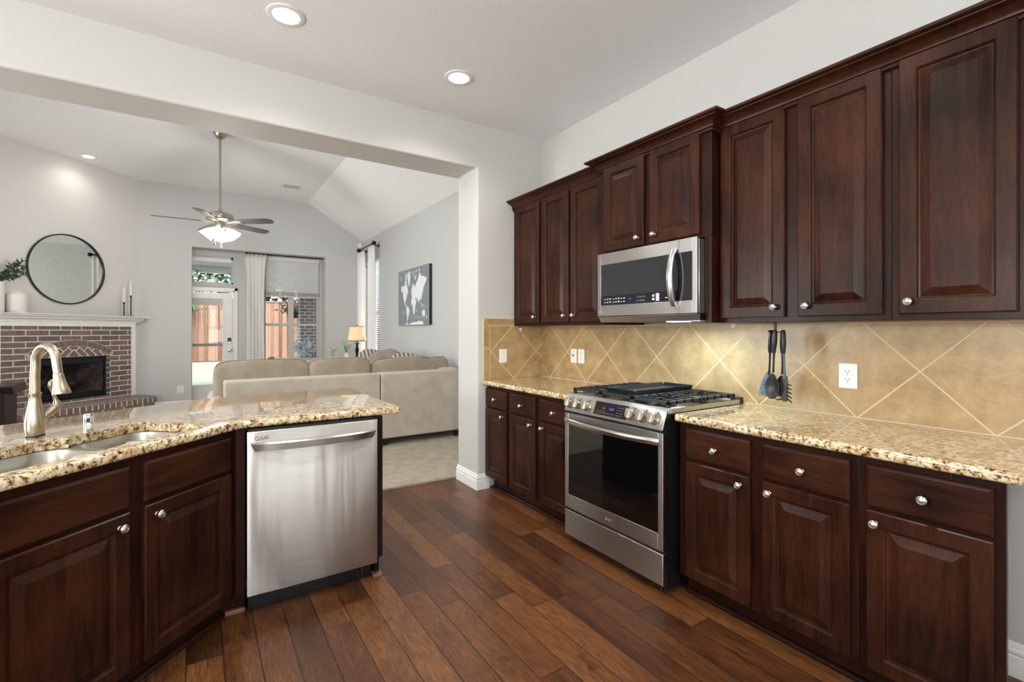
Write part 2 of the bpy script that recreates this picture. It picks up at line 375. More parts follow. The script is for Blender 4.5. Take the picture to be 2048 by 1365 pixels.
def text(name, body, size, mat, parent, loc, rot=(R(90), 0, 0), sx=1, depth=.0003, align='LEFT', label=None):
    c = bpy.data.curves.new(name, 'FONT'); c.body = body; c.size = size; c.extrude = depth; c.align_x = align; c.materials.append(mat)
    o = bpy.data.objects.new(name, c); C.objects.link(o); o.parent = parent; o.location = loc; o.rotation_euler = rot; o.scale = (sx, 1, 1)
    me = bpy.data.meshes.new_from_object(o.evaluated_get(bpy.context.evaluated_depsgraph_get())) if False else o.to_mesh().copy()
    o2 = bpy.data.objects.new(name, me); C.objects.link(o2); o2.parent = parent; o2.location = loc; o2.rotation_euler = rot; o2.scale = (sx, 1, 1)
    bpy.data.objects.remove(o)
    if not me.materials: me.materials.append(mat)
    return o2
def sq(u, e): return math.copysign(abs(u) ** e, u)
def cushion(w, d, h, e1=.28, e2=.22, seed=0, amp=.012, nu=36, nv=20, sag=0.0):
    rnd = random.Random(seed); ph = [rnd.uniform(0, 6.3) for _ in range(8)]; m = MB(); L = []
    for j in range(nv + 1):
        t = -PI / 2 + PI * j / nv; l = []
        for i in range(nu):
            p = 2 * PI * i / nu
            x = sq(math.cos(t), e1) * sq(math.cos(p), e2); y = sq(math.cos(t), e1) * sq(math.sin(p), e2); z = sq(math.sin(t), e1)
            k = 1 - .10 * (abs(x) ** 3 + abs(y) ** 3) * 0.5
            wv = amp * (math.sin(9 * x + ph[0] + 2 * z) + math.sin(14 * x * z + ph[1]) * .6 + math.sin(5 * x - 7 * y + ph[2]) * .7)
            zz = z * k - sag * (1 - x * x) * (z > 0)
            l.append((x * w / 2, y * d / 2 + wv * .6, h / 2 + zz * h / 2 + wv * (.6 if z > -.5 else 0)))
        L.append(l)
    m.loops(L, False, False); return m

# ------------------------------------------------------------------ the rooms
YB, YB2, YF, YD, XR, XL = 3.496, 3.86, 9.97, 10.33, 2.63, 2.85
ZK, ZV, ZO, ZS = 3.057, 3.828, 2.695, 3.172
struct(MB().box(-4.3, 2.75, -3.3, 3.90, -.1, 0).build('floor', M_FLOOR))
cp = MB().box(-4.3, 2.95, 3.895, 10.0, -.1, .016); cp.box(-.2, 2.2, 10.0, 10.40, -.1, .016)
struct(cp.build('floor_carpet', M_CARPET))
struct(MB().box(XR, XR + .12, -3.3, YB, 0, 3.3).build('wall_kitchen_right', M_WALL))
# wall with the wide opening (header beam and jamb)
m = MB().prism([(1.947, 0), (2.97, 0), (2.97, 4.0), (-4.3, 4.0), (-4.3, ZO), (1.947, ZO)], 'y', YB, YB2)
struct(m.build('wall_beam', M_WALL, bevel=.018, seg=4))
struct(MB().box(-4.3, XR + .12, -3.3, YB, ZK, ZK + .1).build('ceiling', M_CEIL))
# kitchen walls behind and left of the viewer, with window openings (left ones added for light)
def wall_holes(name, mat, ax, a0, a1, z0, z1, holes, t0, t1):
    m = MB(); cur = a0
    def B(u0, u1, w0, w1):
        if ax == 'x': m.box(u0, u1, t0, t1, w0, w1)
        else: m.box(t0, t1, u0, u1, w0, w1)
    for h0, h1, hz0, hz1 in holes:
        B(cur, h0, z0, z1); B(h0, h1, z0, hz0); B(h0, h1, hz1, z1); cur = h1
    B(cur, a1, z0, z1); return struct(m.build(name, mat))
wall_holes('wall_back', M_WALL, 'x', -4.3, 2.75, 0, 3.15, [(-2.85, -.95, 1.0, 2.45), (.35, 1.85, .5, 2.45)], -3.3, -3.18)
wall_holes('wall_left', M_WALL, 'y', -3.3, 7.0, 0, 4.0, [(-.9, 1.7, 1.05, 2.5), (3.95, 5.6, .6, 2.6)], -4.3, -4.18)
n = 0
for ax, a0, a1, z0, z1, t in (('x', -2.85, -.95, 1.0, 2.45, -3.24), ('x', .35, 1.85, .5, 2.45, -3.24), ('y', -.9, 1.7, 1.05, 2.5, -4.24), ('y', 3.95, 5.6, .6, 2.6, -4.24)):  # last two are unseen windows added to let fill light in
    n += 1
    fr = MB(); gl = MB()
    def B(mm, u0, u1, w0, w1, h):
        if ax == 'x': mm.box(u0, u1, t - h, t + h, w0, w1)
        else: mm.box(t - h, t + h, u0, u1, w0, w1)
    for u0, u1, w0, w1 in ((a0, a0 + .06, z0, z1), (a1 - .06, a1, z0, z1), (a0, a1, z0, z0 + .06), (a0, a1, z1 - .06, z1), ((a0 + a1) / 2 - .04, (a0 + a1) / 2 + .04, z0, z1), (a0, a1, (z0 + z1) / 2 - .03, (z0 + z1) / 2 + .03)): B(fr, u0, u1, w0, w1, .03)
    if n == 2:
        for q_ in (.22, .72): B(fr, a0 + (a1 - a0) * q_ - .09, a0 + (a1 - a0) * q_ + .09, z0, z1, .03)
    B(gl, a0 + .05, a1 - .05, z0 + .05, z1 - .05, .003)
    w = struct(fr.build('window_%d' % (n + 2), M_TRIM)); gl.build('pane', M_GLASS, w)

# living room shell
struct(MB().box(-4.3, 1.80, YB2, YF + .1, ZV, ZV + .1).build('ceiling_living', M_CEIL))
struct(MB().prism([(1.77, ZV), (1.80, ZV + .10), (XL + .12, ZS + .03), (XL + .12, ZS - .073)], 'y', YB2, YF + .1).build('ceiling_slope', M_CEIL, ang=10))
wall_holes('wall_living_right', M_WALL2, 'y', YB2, YF + .5, 0, 3.3, [(8.93, 9.75, .62, 2.72)], XL, XL + .12)
# far wall with the recessed bay for door and window
m = MB().prism([(-.95, 0), (-.102, 0), (-.102, 2.79), (2.103, 2.79), (2.103, 0), (XL + .1, 0), (XL + .1, ZV + .05), (-.95, ZV + .05)], 'y', YF, YF + .12)
struct(m.build('wall_far', M_WALL2, bevel=.012, seg=3))
rv = MB().box(-.14, -.102, YF + .11, YD + .02, 0, 2.83); rv.box(2.103, 2.14, YF + .11, YD + .02, 0, 2.83); rv.box(-.14, 2.14, YF + .11, YD + .02, 2.79, 2.83)
struct(rv.build('wall_bay_reveal', M_WALL2))
# bay wall: door -.38...532 (x), transom above, window 1.03..2.10
DX0, DX1 = -.395, .535
m = MB(); y0, y1 = YD, YD + .12
m.box(-.5, DX0, y0, y1, 0, 2.9); m.box(DX0, DX1, y0, y1, 2.05, 2.20); m.box(DX0, DX1, y0, y1, 2.70, 2.9); m.box(DX1, 1.04, y0, y1, 0, 2.9)
m.box(1.04, 2.20, y0, y1, 0, .73); m.box(1.04, 2.06, y0, y1, 2.74, 2.9); m.box(2.06, 2.20, y0, y1, .73, 2.9)
struct(m.build('wall_bay', M_WALL2))
# diagonal fireplace wall and its return
p0 = Vector((-.829, YF)); q = p0 + Vector((-1, -1)).normalized() * 4.85
n_ = Vector((-1, 1)).normalized() * .12
wm_ = MB()
for a0, a1, z0, z1 in ((-4.85, -1.54, 0, ZV + .05), (-.60, .0, 0, ZV + .05), (-1.54, -.60, 0, .40), (-1.54, -.60, .90, ZV + .05)): wm_.box(a0, a1, 0, .12, z0, z1)
wd_ = struct(wm_.build('wall_diagonal', paint('lightened_wall_paint', (218, 214, 209), .15))); wd_.location = (-.829, 9.97, 0); wd_.rotation_euler = (0, 0, PI / 4)  # paint lightened on this wall alone to carry its brighter light

# doors, windows of the bay
DR = struct(MB().prism([(DX0, 0.02), (DX0 + .13, .02)], 'y', 0, 0).build('door_1', M_TRIM)) if False else None
m = MB(); yd0, yd1 = YD + .03, YD + .075
m.box(DX0 + .02, DX0 + .155, yd0, yd1, .02, 2.035); m.box(DX1 - .155, DX1 - .01, yd0, yd1, .02, 2.035); m.box(DX0 + .155, DX1 - .155, yd0, yd1, 1.93, 2.035); m.box(DX0 + .155, DX1 - .155, yd0, yd1, .02, .31)
door = struct(m.build('door_1', M_TRIM, bevel=.004))
MB().box(DX0 + .155, DX1 - .155, yd0 + .018, yd0 + .026, .31, 1.93).build('pane', M_GLASS, door)
b = MB(); b.box(DX0 + .15, DX1 - .15, yd0 - .006, yd0 + .01, 1.80, 1.935)
for k in range(7): b.box(DX0 + .16, DX1 - .16, yd0 - .012, yd0 + .004, 1.80 + k * .018, 1.806 + k * .018)
b.build('raised_blind', plain('grey_blind', (206, 202, 196), .5), door)
MB().box(DX0 + .155, DX1 - .155, yd0 + .004, yd0 + .03, 1.045, 1.095).build('crossbar', plain('grey_bar', (140, 146, 144), .5), door)
sl = MB().box(DX0 + .15, DX1 - .15, yd0 - .012, yd0 + .01, .31, .33); sl.box(DX0 + .15, DX1 - .15, yd0 - .008, yd0 + .01, .33, .345); sl.box(DX1 - .165, DX1 - .152, yd0 - .008, yd0, .31, 1.93); sl.box(DX0 + .15, DX1 - .15, yd0 - .008, yd0, 1.925, 1.94)
sl.build('glazing_bead', M_TRIM, door)
kp = MB().prism([(.455, 1.09), (.495, 1.09), (.503, 1.10), (.503, 1.19), (.495, 1.20), (.455, 1.20), (.447, 1.19), (.447, 1.10)], 'y', yd0 - .028, yd0 - .001)
kb = kp.build('keypad_lock', M_BLACK, door, bevel=.003); MB().box(.452, .498, yd0 - .031, yd0 - .028, 1.094, 1.128).build('lock_plate', M_KNOB, kb)
Mx = Matrix.Rotation(R(90), 4, 'X')
MB().lathe([(.0, 0), (.031, .0), (.031, .008), (.012, .014), (.011, .035), (.024, .045), (.027, .058), (.02, .068), (0, .07)], 20, Mx, (.475, yd0, .967)).build('door_knob', M_KNOB, door)
hg = MB()
for z in (.30, .98, 1.14, 1.85): hg.cyl((DX1 - .005, yd0 - .004, z - .03), (DX1 - .005, yd0 - .004, z + .03), .007, 8)
hg.build('strike_plates', M_KNOB, door)
cs = MB()
for i, (a, t) in enumerate(((0, .016), (.022, .022), (.05, .014))):
    w_ = .07 - a
    cs.box(DX1 + a, DX1 + .072, YD - t, YD + .001, 0, 2.05 + .072); cs.box(DX0 - .07, DX0 - a, YD - t, YD + .001, 0, 2.05 + .072); cs.box(DX0 - .07, DX1 + .072, YD - t, YD + .001, 2.05 + a, 2.05 + .072)
struct(cs.build('trim_1', M_TRIM, bevel=.002))
# transom
tr = MB(); ty0, ty1 = YD + .02, YD + .09
tr.box(DX0, DX0 + .03, ty0, ty1, 2.20, 2.70); tr.box(DX1 - .03, DX1, ty0, ty1, 2.20, 2.70); tr.box(DX0, DX1, ty0, ty1, 2.20, 2.225); tr.box(DX0, DX1, ty0, ty1, 2.655, 2.70)
w1 = struct(tr.build('window_1', M_SASH)); MB().box(DX0 + .02, DX1 - .02, ty0 + .03, ty0 + .036, 2.22, 2.67).build('pane', M_GLASS, w1)
MB().box(DX0 + .03, DX1 - .03, ty0 - .01, ty0 + .02, 2.60, 2.665).build('blind_rail', M_TRIM, w1)
# double window
wm = MB(); X0, X1, XM = 1.04, 2.06, 1.532; wy0, wy1 = YD + .02, YD + .09
for a, b_ in ((X0, X0 + .04), (X1 - .045, X1), (XM - .048, XM + .048)): wm.box(a, b_, wy0, wy1, .74, 2.74)
wm.box(X0, X1, wy0, wy1, .73, .775); wm.box(X0, X1, wy0, wy1, 2.69, 2.74)
for a, b_ in ((X0 + .04, XM - .048), (XM + .048, X1 - .045)): wm.box(a, b_, wy0 + .005, wy1 - .01, 1.425, 1.475)
w2 = struct(wm.build('window_2', M_SASH, bevel=.002)); gl = MB().box(X0 + .03, X1 - .03, wy0 + .035, wy0 + .041, .76, 2.70); gl.build('pane', M_GLASS, w2)
MB().box(.98, 2.12, YD - .055, YD + .02, .705, .735).build('window_sill', M_TRIM, w2, bevel=.004)
MB().box(1.0, 2.1, YD - .016, YD, .63, .705).build('apron', M_TRIM, w2)
# venetian blind, lowered halfway
bl = thing('venetian_blind', 'white horizontal slat blind lowered over the top half of the double window', 'blind', (0, 0, 0))
MB().box(1.06, 2.05, YD - .035, YD + .015, 2.70, 2.765).build('head_rail', M_TRIM, bl)
sm = MB(); z = 2.675
while z > 2.10: sm.prism([(YD - .034, z + .016), (YD - .006, z - .001), (YD + .012, z - .018), (YD + .012, z - .015), (YD - .006, z + .003), (YD - .034, z + .019)], 'x', 1.07, 2.04); z -= .044
sm.build('slats', M_SLAT, bl)
st = MB(); z = 2.09
for k in range(12): st.box(1.07, 2.04, YD - .028, YD + .014, z - .003, z); z -= .0065
st.box(1.07, 2.04, YD - .03, YD + .016, z - .022, z - .002); st.build('stacked_slats', plain('shaded_blind', (214, 208, 200), .5), bl)
cd = MB()
for x in (1.25, 1.58, 1.86): cd.cyl((x, YD - .02, 2.0), (x, YD - .02, 2.7), .0015, 5)
cd.cyl((1.66, YD - .036, 1.25), (1.66, YD - .036, 2.7), .0018, 5); cd.build('cords', M_TRIM, bl)

# window in the right wall of the living room, behind the curtains
wr = MB()
for a, b_ in ((8.93, 8.97), (9.71, 9.75), (9.32, 9.36)): wr.box(XL + .05, XL + .11, a, b_, .62, 2.72)
wr.box(XL + .05, XL + .11, 8.93, 9.75, .62, .67); wr.box(XL + .05, XL + .11, 8.93, 9.75, 2.67, 2.72); wr.box(XL + .055, XL + .105, 8.93, 9.75, 1.62, 1.67)
w7 = struct(wr.build('window_7', M_TRIM)); MB().box(XL + .075, XL + .08, 8.95, 9.73, .65, 2.70).build('pane', M_GLASS, w7)
b2 = thing('side_window_blind', 'white slat blind behind the two curtains of the side window', 'blind', (0, 0, 0))
sm = MB(); z = 2.66
while z > .66: sm.prism([(XL + .01, z + .006), (XL + .045, z - .012), (XL + .045, z - .0095), (XL + .01, z + .0085)], 'y', 8.95, 9.73); z -= .042
sm.build('slats', M_SLAT, b2); MB().box(XL + .005, XL + .048, 8.95, 9.73, 2.66, 2.71).build('head_rail', M_TRIM, b2)

# baseboards
def baseboard(name, path, closed=False):
    prof = [(0, 0), (.017, 0), (.017, .07), (.0155, .078), (.011, .083), (.0155, .090), (.015, .100), (.009, .108), (.0075, .120), (.003, .128), (0, .130)]
    P = [Vector(p) for p in path]; L = []
    for i, p in enumerate(P):
        d0 = (P[i] - P[i - 1]).normalized() if i else None; d1 = (P[i + 1] - P[i]).normalized() if i < len(P) - 1 else None
        nn = []
        for d in (d0, d1):
            if d is not None: nn.append(Vector((d.y, -d.x)))
        v = nn[0] if len(nn) == 1 else (nn[0] + nn[1]) / (1 + nn[0].dot(nn[1]))
        L.append([(p.x + v.x * o, p.y + v.y * o, z) for o, z in prof])
    return struct(MB().loops(L).build(name, M_TRIM, ang=25))
baseboard('baseboard_jamb', [(1.947, YB2), (1.947, YB), (2.055, YB)][::1] if False else [(1.947, YB2), (1.947, YB), (2.055, YB)])
baseboard('baseboard_kitchen', [(XR, .52), (XR, -3.18)])
baseboard('baseboard_far', [(-.829, YF), (-.102, YF), (-.102, YD)])
baseboard('baseboard_living', [(XL, YF), (XL, YB2)])

# ------------------------------------------------------------------ cabinets
DOORP = [(0, 0), (0, -.015), (.0045, -.020), (.052, -.020), (.057, -.0165), (.060, -.010), (.066, -.009), (.094, -.0185), (.098, -.0195)]
def slab_door(w, h, cx, cz, parent, y=0, mat=M_WOOD, name='door'):
    m = MB(); m.rect_rings(w, h, [(a, y + b) for a, b in DOORP], cx, cz); return m.build(name, mat, parent, ang=12)
def drawer_front(w, h, cx, cz, parent, y=0, mat=M_WOODH):
    m = MB(); m.rect_rings(w, h, [(0, y), (0, y - .014), (.004, y - .0175), (.008, y - .020), (.010, y - .0205)], cx, cz); return m.build('drawer', mat, parent, ang=12)
KN = [(0, 0), (.0085, 0), (.0085, .002), (.006, .004), (.0055, .012), (.011, .016), (.0155, .020), (.0162, .0235), (.0150, .0265), (.0125, .0285), (.0122, .0272), (.0085, .0298), (.0082, .0286), (.004, .031), (0, .0312)]
def knob(x, z, parent, y=-.020):
    return MB().lathe(KN, 20, Mx, (x, y, z)).build('knob', M_KNOB, parent)
RZ = -PI / 2   # right-hand wall units: local x runs towards the viewer, front faces the room
def upper(label, y_hi, y_lo, xf, z0, z1, doors, zb, group='cherry wall cabinets'):
    # y_hi/y_lo world extents; doors = [(ya, yb, knob side)] ; local x = y_hi - y
    t = thing('wall_cabinet', label, 'cabinet', (xf, y_hi, 0), RZ)
    w = y_hi - y_lo
    m = MB().box(0, w, 0, XR - xf - .004, z0, z1); m.build('carcass', M_FRAME, t, bevel=.002)
    for ya, yb, kx in doors:
        a, b = y_hi - ya, y_hi - yb; d = slab_door(b - a, z1 - .075 - zb + .055, (a + b) / 2, (zb + z1 - .02) / 2, t)
        knob(y_hi - kx, zb + .048, d)
    return t
UT = 2.41
XU = 2.31
upper('narrow cherry wall cabinet with one door, tight in the corner', 3.49, 3.086, XU, 1.372, UT, [(3.452, 3.104, 3.155)], 1.395)
upper('two-door cherry wall cabinet left of the microwave', 3.086, 2.334, XU, 1.372, UT, [(3.07, 2.736, 2.775), (2.712, 2.372, 2.672)], 1.395)
t = upper('short two-door cherry wall cabinet above the microwave', 2.334, 1.51, 2.234, 1.825, UT, [(2.288, 1.953, 1.992), (1.907, 1.575, 1.868)], 1.843)
# side filler panels running down beside the microwave
MB().box(.784, .824, 0, .39, 1.372, 1.825).build('side_panel', M_FRAME, t, bevel=.0015); MB().box(0, .030, 0, .39, 1.372, 1.825).build('side_panel', M_FRAME, t, bevel=.0015)
upper('tall two-door cherry wall cabinet over the hanging utensils', 1.508, .762, XU, 1.372, UT, [(1.500, 1.171, 1.215), (1.113, .789, 1.072)], 1.395)
upper('wide cherry wall cabinet with one door, nearest the viewer', .762, .375, XU, 1.372, UT, [(.735, .408, .700)], 1.395)
CR = [(0, 0), (-.008, 0), (-.014, .003), (-.015, .010), (-.010, .013), (-.010, .017), (-.020, .019), (-.022, .026), (-.016, .029), (-.018, .034), (-.026, .046), (-.040, .056), (-.056, .061), (-.057, .066), (-.068, .067), (-.076, .072), (-.078, .082), (0, .082)]
def crown(label, path, cat='moulding'):
    P = [Vector(p) for p in path]; L = []
    for i, p in enumerate(P):
        nn = []
        for d in ((P[i] - P[i - 1]) if i else None, (P[i + 1] - P[i]) if i < len(P) - 1 else None):
            if d is not None: d = d.normalized(); nn.append(Vector((d.y, -d.x)))
        v = nn[0] if len(nn) == 1 else (nn[0] + nn[1]) / (1 + nn[0].dot(nn[1]))
        L.append([(p.x - v.x * o, p.y - v.y * o, 2.372 + z) for o, z in CR])
    o = MB().loops(L).build('crown_moulding', M_CROWN, ang=28); tag(o, label, cat); return o
crown('cherry crown moulding along the corner cabinets left of the microwave', [(XU - .001, 3.492), (XU - .001, 2.336)])
crown('raised cherry crown moulding stepping forward above the microwave cabinet', [(XU + .03, 2.335), (2.233, 2.335), (2.233, 1.509), (XU + .03, 1.509)])
crown('cherry crown moulding over the tall cabinets nearest the viewer', [(XU - .001, 1.508), (XU - .001, .374), (XR - .01, .374)])

XBF = 2.032  # base face frame plane
def base(label, y_hi, y_lo, bays, loc_x=XBF, box_lo=None):
    t = thing('base_cabinet', label, 'cabinet', (loc_x, y_hi, 0), RZ); w = y_hi - y_lo
    wb = y_hi - (box_lo or y_lo)
    MB().box(0, wb, 0, XR - loc_x - .004, .105, .874).build('carcass', M_FRAME, t, bevel=.002)
    if box_lo: MB().box(wb, w, 0, .020, .0, .874).build('end_stile', M_FRAME, t, bevel=.0015)
    for ya, yb, kd, (kx) in bays:
        a, b = y_hi - ya, y_hi - yb
        dr = drawer_front(b - a, .150, (a + b) / 2, .773, t); knob((a + b) / 2, .770, dr)
        d = slab_door(b - a, .572, (a + b) / 2, .400, t); knob(y_hi - kx, .645, d)
    return t
base('narrow cherry base cabinet with one drawer and one door, beside the wall end', 3.490, 3.132, [(3.480, 3.155, 0, 3.207)])
base('two-drawer cherry base cabinet left of the gas range', 3.132, 2.352, [(3.108, 2.772, 0, 2.822), (2.725, 2.375, 0, 2.681)])
base('two-drawer cherry base cabinet right of the gas range', 1.552, .768, [(1.509, 1.178, 0, 1.220), (1.123, .795, 0, 1.090)])
base('cherry base cabinet nearest the viewer, with one drawer and one wide door', .768, .386, [(.742, .410, 0, .712)], box_lo=.51)
def toekick(label, y_hi, y_lo):
    t = thing('toe_kick', label, 'toe kick', (0, 0, 0))
    MB().box(2.098, 2.12, y_lo, y_hi, 0, .104).build('board', M_FRAME, t)
    MB().prism([(2.098, 0), (2.080, 0), (2.080, .008), (2.085, .016), (2.092, .020), (2.098, .021)], 'y', y_lo, y_hi).build('shoe_moulding', M_FRAME, t, ang=50)
toekick('dark recessed kick board under the cabinets left of the range', 3.478, 2.352)
toekick('dark recessed kick board under the cabinets right of the range', 1.552, .52)
def counter_slab(name, pts, z0=.876, z1=.914, bev=.013):
    return MB().prism(pts, 'z', z0, z1).build(name, M_GRAN, bevel=bev, seg=4, ang=30)
tag(counter_slab('countertop', [(1.990, 2.342), (XR - .012, 2.342), (XR - .012, 3.493), (1.990, 3.493)]), 'short granite worktop in the corner left of the range', 'countertop')
tag(counter_slab('countertop', [(1.990, .345), (XR - .012, .345), (XR - .012, 1.560), (1.990, 1.560)]), 'long speckled granite worktop right of the range', 'countertop')

# backsplash
m = MB(); yb0 = 1.001
o = MB().box(0, 3.151, -.0, .010, 0, .456).build('backsplash', M_TILE, bevel=0); o.location = (XR - .0105, 3.496, .915); o.rotation_euler = (0, 0, RZ)
# slide the tile pattern so that a joint crossing sits 1.001 m along the wall
o.data.transform(Matrix.Translation((-(3.496 - yb0), 0, 0))); o.location.y = yb0
tag(o, 'beige tiled backsplash laid in diamonds along the long wall', 'backsplash')
MB().box(-(3.496 - yb0), (yb0 - .345), -.002, .0, .4485, .4565).build('grout_line', M_GROUT, o); MB().box(-(3.496 - yb0), (yb0 - .345), -.002, .0, -.001, .005).build('grout_line', M_GROUT, o)
MB().box(-2.4955, -2.490, -.002, 0, 0, .456).build('grout_line', M_GROUT, o)
o = MB().box(0, .555, -.011, 0, 0, .456).build('backsplash', M_TILE); o.location = (2.066, YB - .0003, .915)
o.data.transform(Matrix.Translation((-.2275, 0, 0))); o.location.x = 2.066 + .2275
tag(o, 'small beige tiled backsplash on the end wall by the light switch', 'backsplash')
bt = MB()
bt.box(2.003, 2.060, YB - .0113, YB - .0003, .9155, 1.178); bt.prism([(2.003, 1.184), (2.060, 1.184), (2.060, 1.372), (2.003, 1.426)], 'y', YB - .0113, YB - .0003)
bt.prism([(2.003, 1.431), (2.060, 1.378), (2.309, 1.378), (2.309, 1.431)], 'y', YB - .0113, YB - .0003)
bo = bt.build('border_tiles', M_BTILE, o); bo.location = (-(2.066 + .2275), -(YB - .0003), -.915)
gb = MB().prism([(1.998, .915), (2.066, .915), (2.066, 1.371), (2.309, 1.371), (2.309, 1.436), (1.998, 1.436)], 'y', YB - .0105, YB - .0002); g = gb.build('grout_bed', M_GROUT, o); g.location = bo.location

# wall plates
def plate(label, cat, loc, rz, w=.076, h=.118, kind='duplex', name='wall_outlet'):
    t = thing(name, label, cat, loc, rz)
    MB().box(-w / 2, w / 2, -.006, 0, -h / 2, h / 2).build('cover_plate', M_PLAST, t, bevel=.003)
    if kind in ('duplex', 'gfci'):
        f = MB(); f.box(-.017, .017, -.0085, -.005, -.034, .034); f.build('receptacle', M_PLAST, t, bevel=.001)
        s_ = MB()
        for zc in (.019, -.019):
            for xs in (-.0065, .0065): s_.box(xs - .0012, xs + .0012, -.0092, -.0084, zc - .001, zc + .008)
            s_.cyl((0, -.0084, zc - .008), (0, -.0092, zc - .008), .0026, 8)
        s_.build('slots', M_SLOT, t)
    elif kind == 'rocker': MB().prism([(-.005, -.032), (-.009, -.032), (-.0065, 0), (-.010, .032), (-.005, .032)], 'x', -.0165, .0165).build('rocker', M_PLAST, t)
    elif kind == 'toggle':
        MB().box(-.004, .004, -.016, -.005, -.002, .010).build('toggle', M_SLOT, t); 
    return t
plate('white rocker light switch on the tiled end wall', 'light switch', (2.190, YB - .0116, 1.113), 0, kind='rocker', name='light_switch')
plate('white toggle switch plate left of a matching outlet, behind the corner worktop', 'light switch', (XR - .0108, 3.050, 1.121), RZ, kind='toggle', name='light_switch')
plate('white outlet just right of the toggle switch plate on the tiles', 'outlet', (XR - .0108, 2.957, 1.121), RZ)
plate('white double outlet on the tiles right of the hanging utensils', 'outlet', (XR - .0108, 1.037, 1.112), RZ, .080, .121, 'gfci')
plate('low white outlet on the living room wall left of the glazed door', 'outlet', (-.268, YF, .325), 0, .10, .125)

# ------------------------------------------------------------------ peninsula
CPT = [(.925, 2.525), (.165, 2.525), (-.86, 1.50), (-1.35, 2.25), (-1.10, 2.72), (-.734, 2.998), (-.511, 3.145), (-.331, 3.272), (-.035, 3.455), (.05, 3.49), (.274, 3.515), (.885, 3.545), (.925, 3.505)]
ct = MB().prism(CPT, 'z', .876, .914).build('peninsula_countertop', M_GRAN, bevel=.013, seg=4, ang=30)
tag(ct, 'angled granite peninsula worktop with the sink cut into it', 'countertop')
# sink frame: local x along the counter edge (towards the corner), front faces the kitchen
SO = Vector((.165, 2.525, 0)); SR = PI / 4
def sk(sx, off, z=0): return Matrix.Translation(SO) @ Matrix.Rotation(SR, 4, 'Z') @ Vector((-sx, off, z))
# sx = distance along the edge from the inner corner, off = distance in from the edge
def bowl(xa, xb, ya, yb, r, n=7):
    pts = []
    for cx, cyy, a0 in ((xb - r, ya + r, -90), (xb - r, yb - r, 0), (xa + r, yb - r, 90), (xa + r, ya + r, 180)):
        for k in range(n + 1):
            a = R(a0 + 90 * k / n); pts.append((cx + r * math.cos(a), cyy + r * math.sin(a)))
    return pts
# cutout outline in (sx, off)
def outline(xa, xb, ya, yb, r): return bowl(xa, xb, ya, yb, r)
OUT_R = outline(.112, .452, .070, .425, .075); OUT_L = outline(.430, .96, .070, .445, .09)
cutters = []
for k, ol in enumerate((OUT_R, OUT_L)):
    cm = MB(); cm.prism([(sk(a, b).x, sk(a, b).y) for a, b in ol], 'z', .80, 1.0)
    co = cm.build('cutter', None, smooth=False); cutters.append(co)
bpy.context.view_layer.update()
for co in cutters:
    md = ct.modifiers.new('cut', 'BOOLEAN'); md.object = co; md.operation = 'DIFFERENCE'; md.solver = 'EXACT'
dg = bpy.context.evaluated_depsgraph_get(); me = bpy.data.meshes.new_from_object(ct.evaluated_get(dg)); ct.modifiers.clear(); ct.data = me
for p in me.polygons: p.use_smooth = True
me.set_sharp_from_angle(angle=R(35))
for co in cutters: bpy.data.objects.remove(co)
sink = thing('kitchen_sink', 'double-bowl brushed steel sink set under the angled peninsula worktop', 'sink', SO, SR)
def bowlmesh(ol, name, depth, shr=.012):
    cx = sum(p[0] for p in ol) / len(ol); cyy = sum(p[1] for p in ol) / len(ol); L = []
    for grow, z in ((1.10, .874), (.985, .874), (.975, .868), (.93, .874 - depth + .03), (.90, .874 - depth + .008), (.84, .874 - depth), (.10, .874 - depth - .006)):
        L.append([(-(cx + (a - cx) * grow), cyy + (b - cyy) * grow, z) for a, b in ol])
    return MB().loops(L, False, True).build(name, M_SINK, sink, ang=50, sol=.002)
bowlmesh(outline(.122, .428, .078, .418, .075), 'right_bowl', .17); bowlmesh(outline(.456, .952, .078, .438, .09), 'left_bowl', .21)
for sx, off, dp in ((.26, .24, .178), (.69, .26, .218)):
    MB().lathe([(.0, .0), (.036, 0), (.045, .004), (.05, .006), (.05, .001), (0, .001)], 20, None, (-sx, off, .874 - dp)).build('drain', M_CHROME, sink)

# faucet
fa = thing('kitchen_faucet', 'tall brushed nickel pull-down faucet with a side lever', 'faucet', (-.541, 2.606, .914), SR)
# local -y points to the sink, local +x to the right along the counter
MB().lathe([(k_ * .71, z_) for k_, z_ in [(0, 0), (.041, 0), (.041, .006), (.0385, .009), (.040, .012), (.0435, .035), (.044, .055), (.040, .080), (.033, .110), (.027, .135), (.0245, .150), (.0255, .160), (.0290, .168), (.029, .171), (0, .172)]], 32).build('body', M_NICKEL, fa)
MB().lathe([(.0296, 0), (.0303, .001), (.0303, .007), (.0296, .008)], 32, cap=False).build('base_ring', M_BLACK, fa)
pts = [(0, 0, .171), (0, 0, .20), (0, 0, .24), (0, -.003, .275)]
for k in range(0, 9):
    a = PI * (1 - k / 9.2); pts.append((0, -.056 - .053 * math.cos(a), .295 + .060 * math.sin(a)))
pts += [(0, -.112, .275), (0, -.117, .250)]
MB().tube(pts, [.0162, .0158, .0155, .0152] + [.0150] * 9 + [.0146, .0143], 20).build('spout', M_NICKEL, fa)
hd = [(0, -.117, .2495), (0, -.1175, .246), (0, -.119, .240), (0, -.122, .225), (0, -.126, .205), (0, -.130, .188), (0, -.133, .176), (0, -.134, .170)]
MB().tube(hd, [.0150, .0162, .0164, .0178, .0218, .0258, .0285, .0282], 24).build('spray_head', M_NICKEL, fa)
nz = MB()
for k in range(8): a = k * PI / 4; nz.lathe([(0, -.001), (.002, -.001), (.002, .002), (0, .002)], 8, None, (.013 * math.cos(a), -.1345 + .013 * math.sin(a), .168))
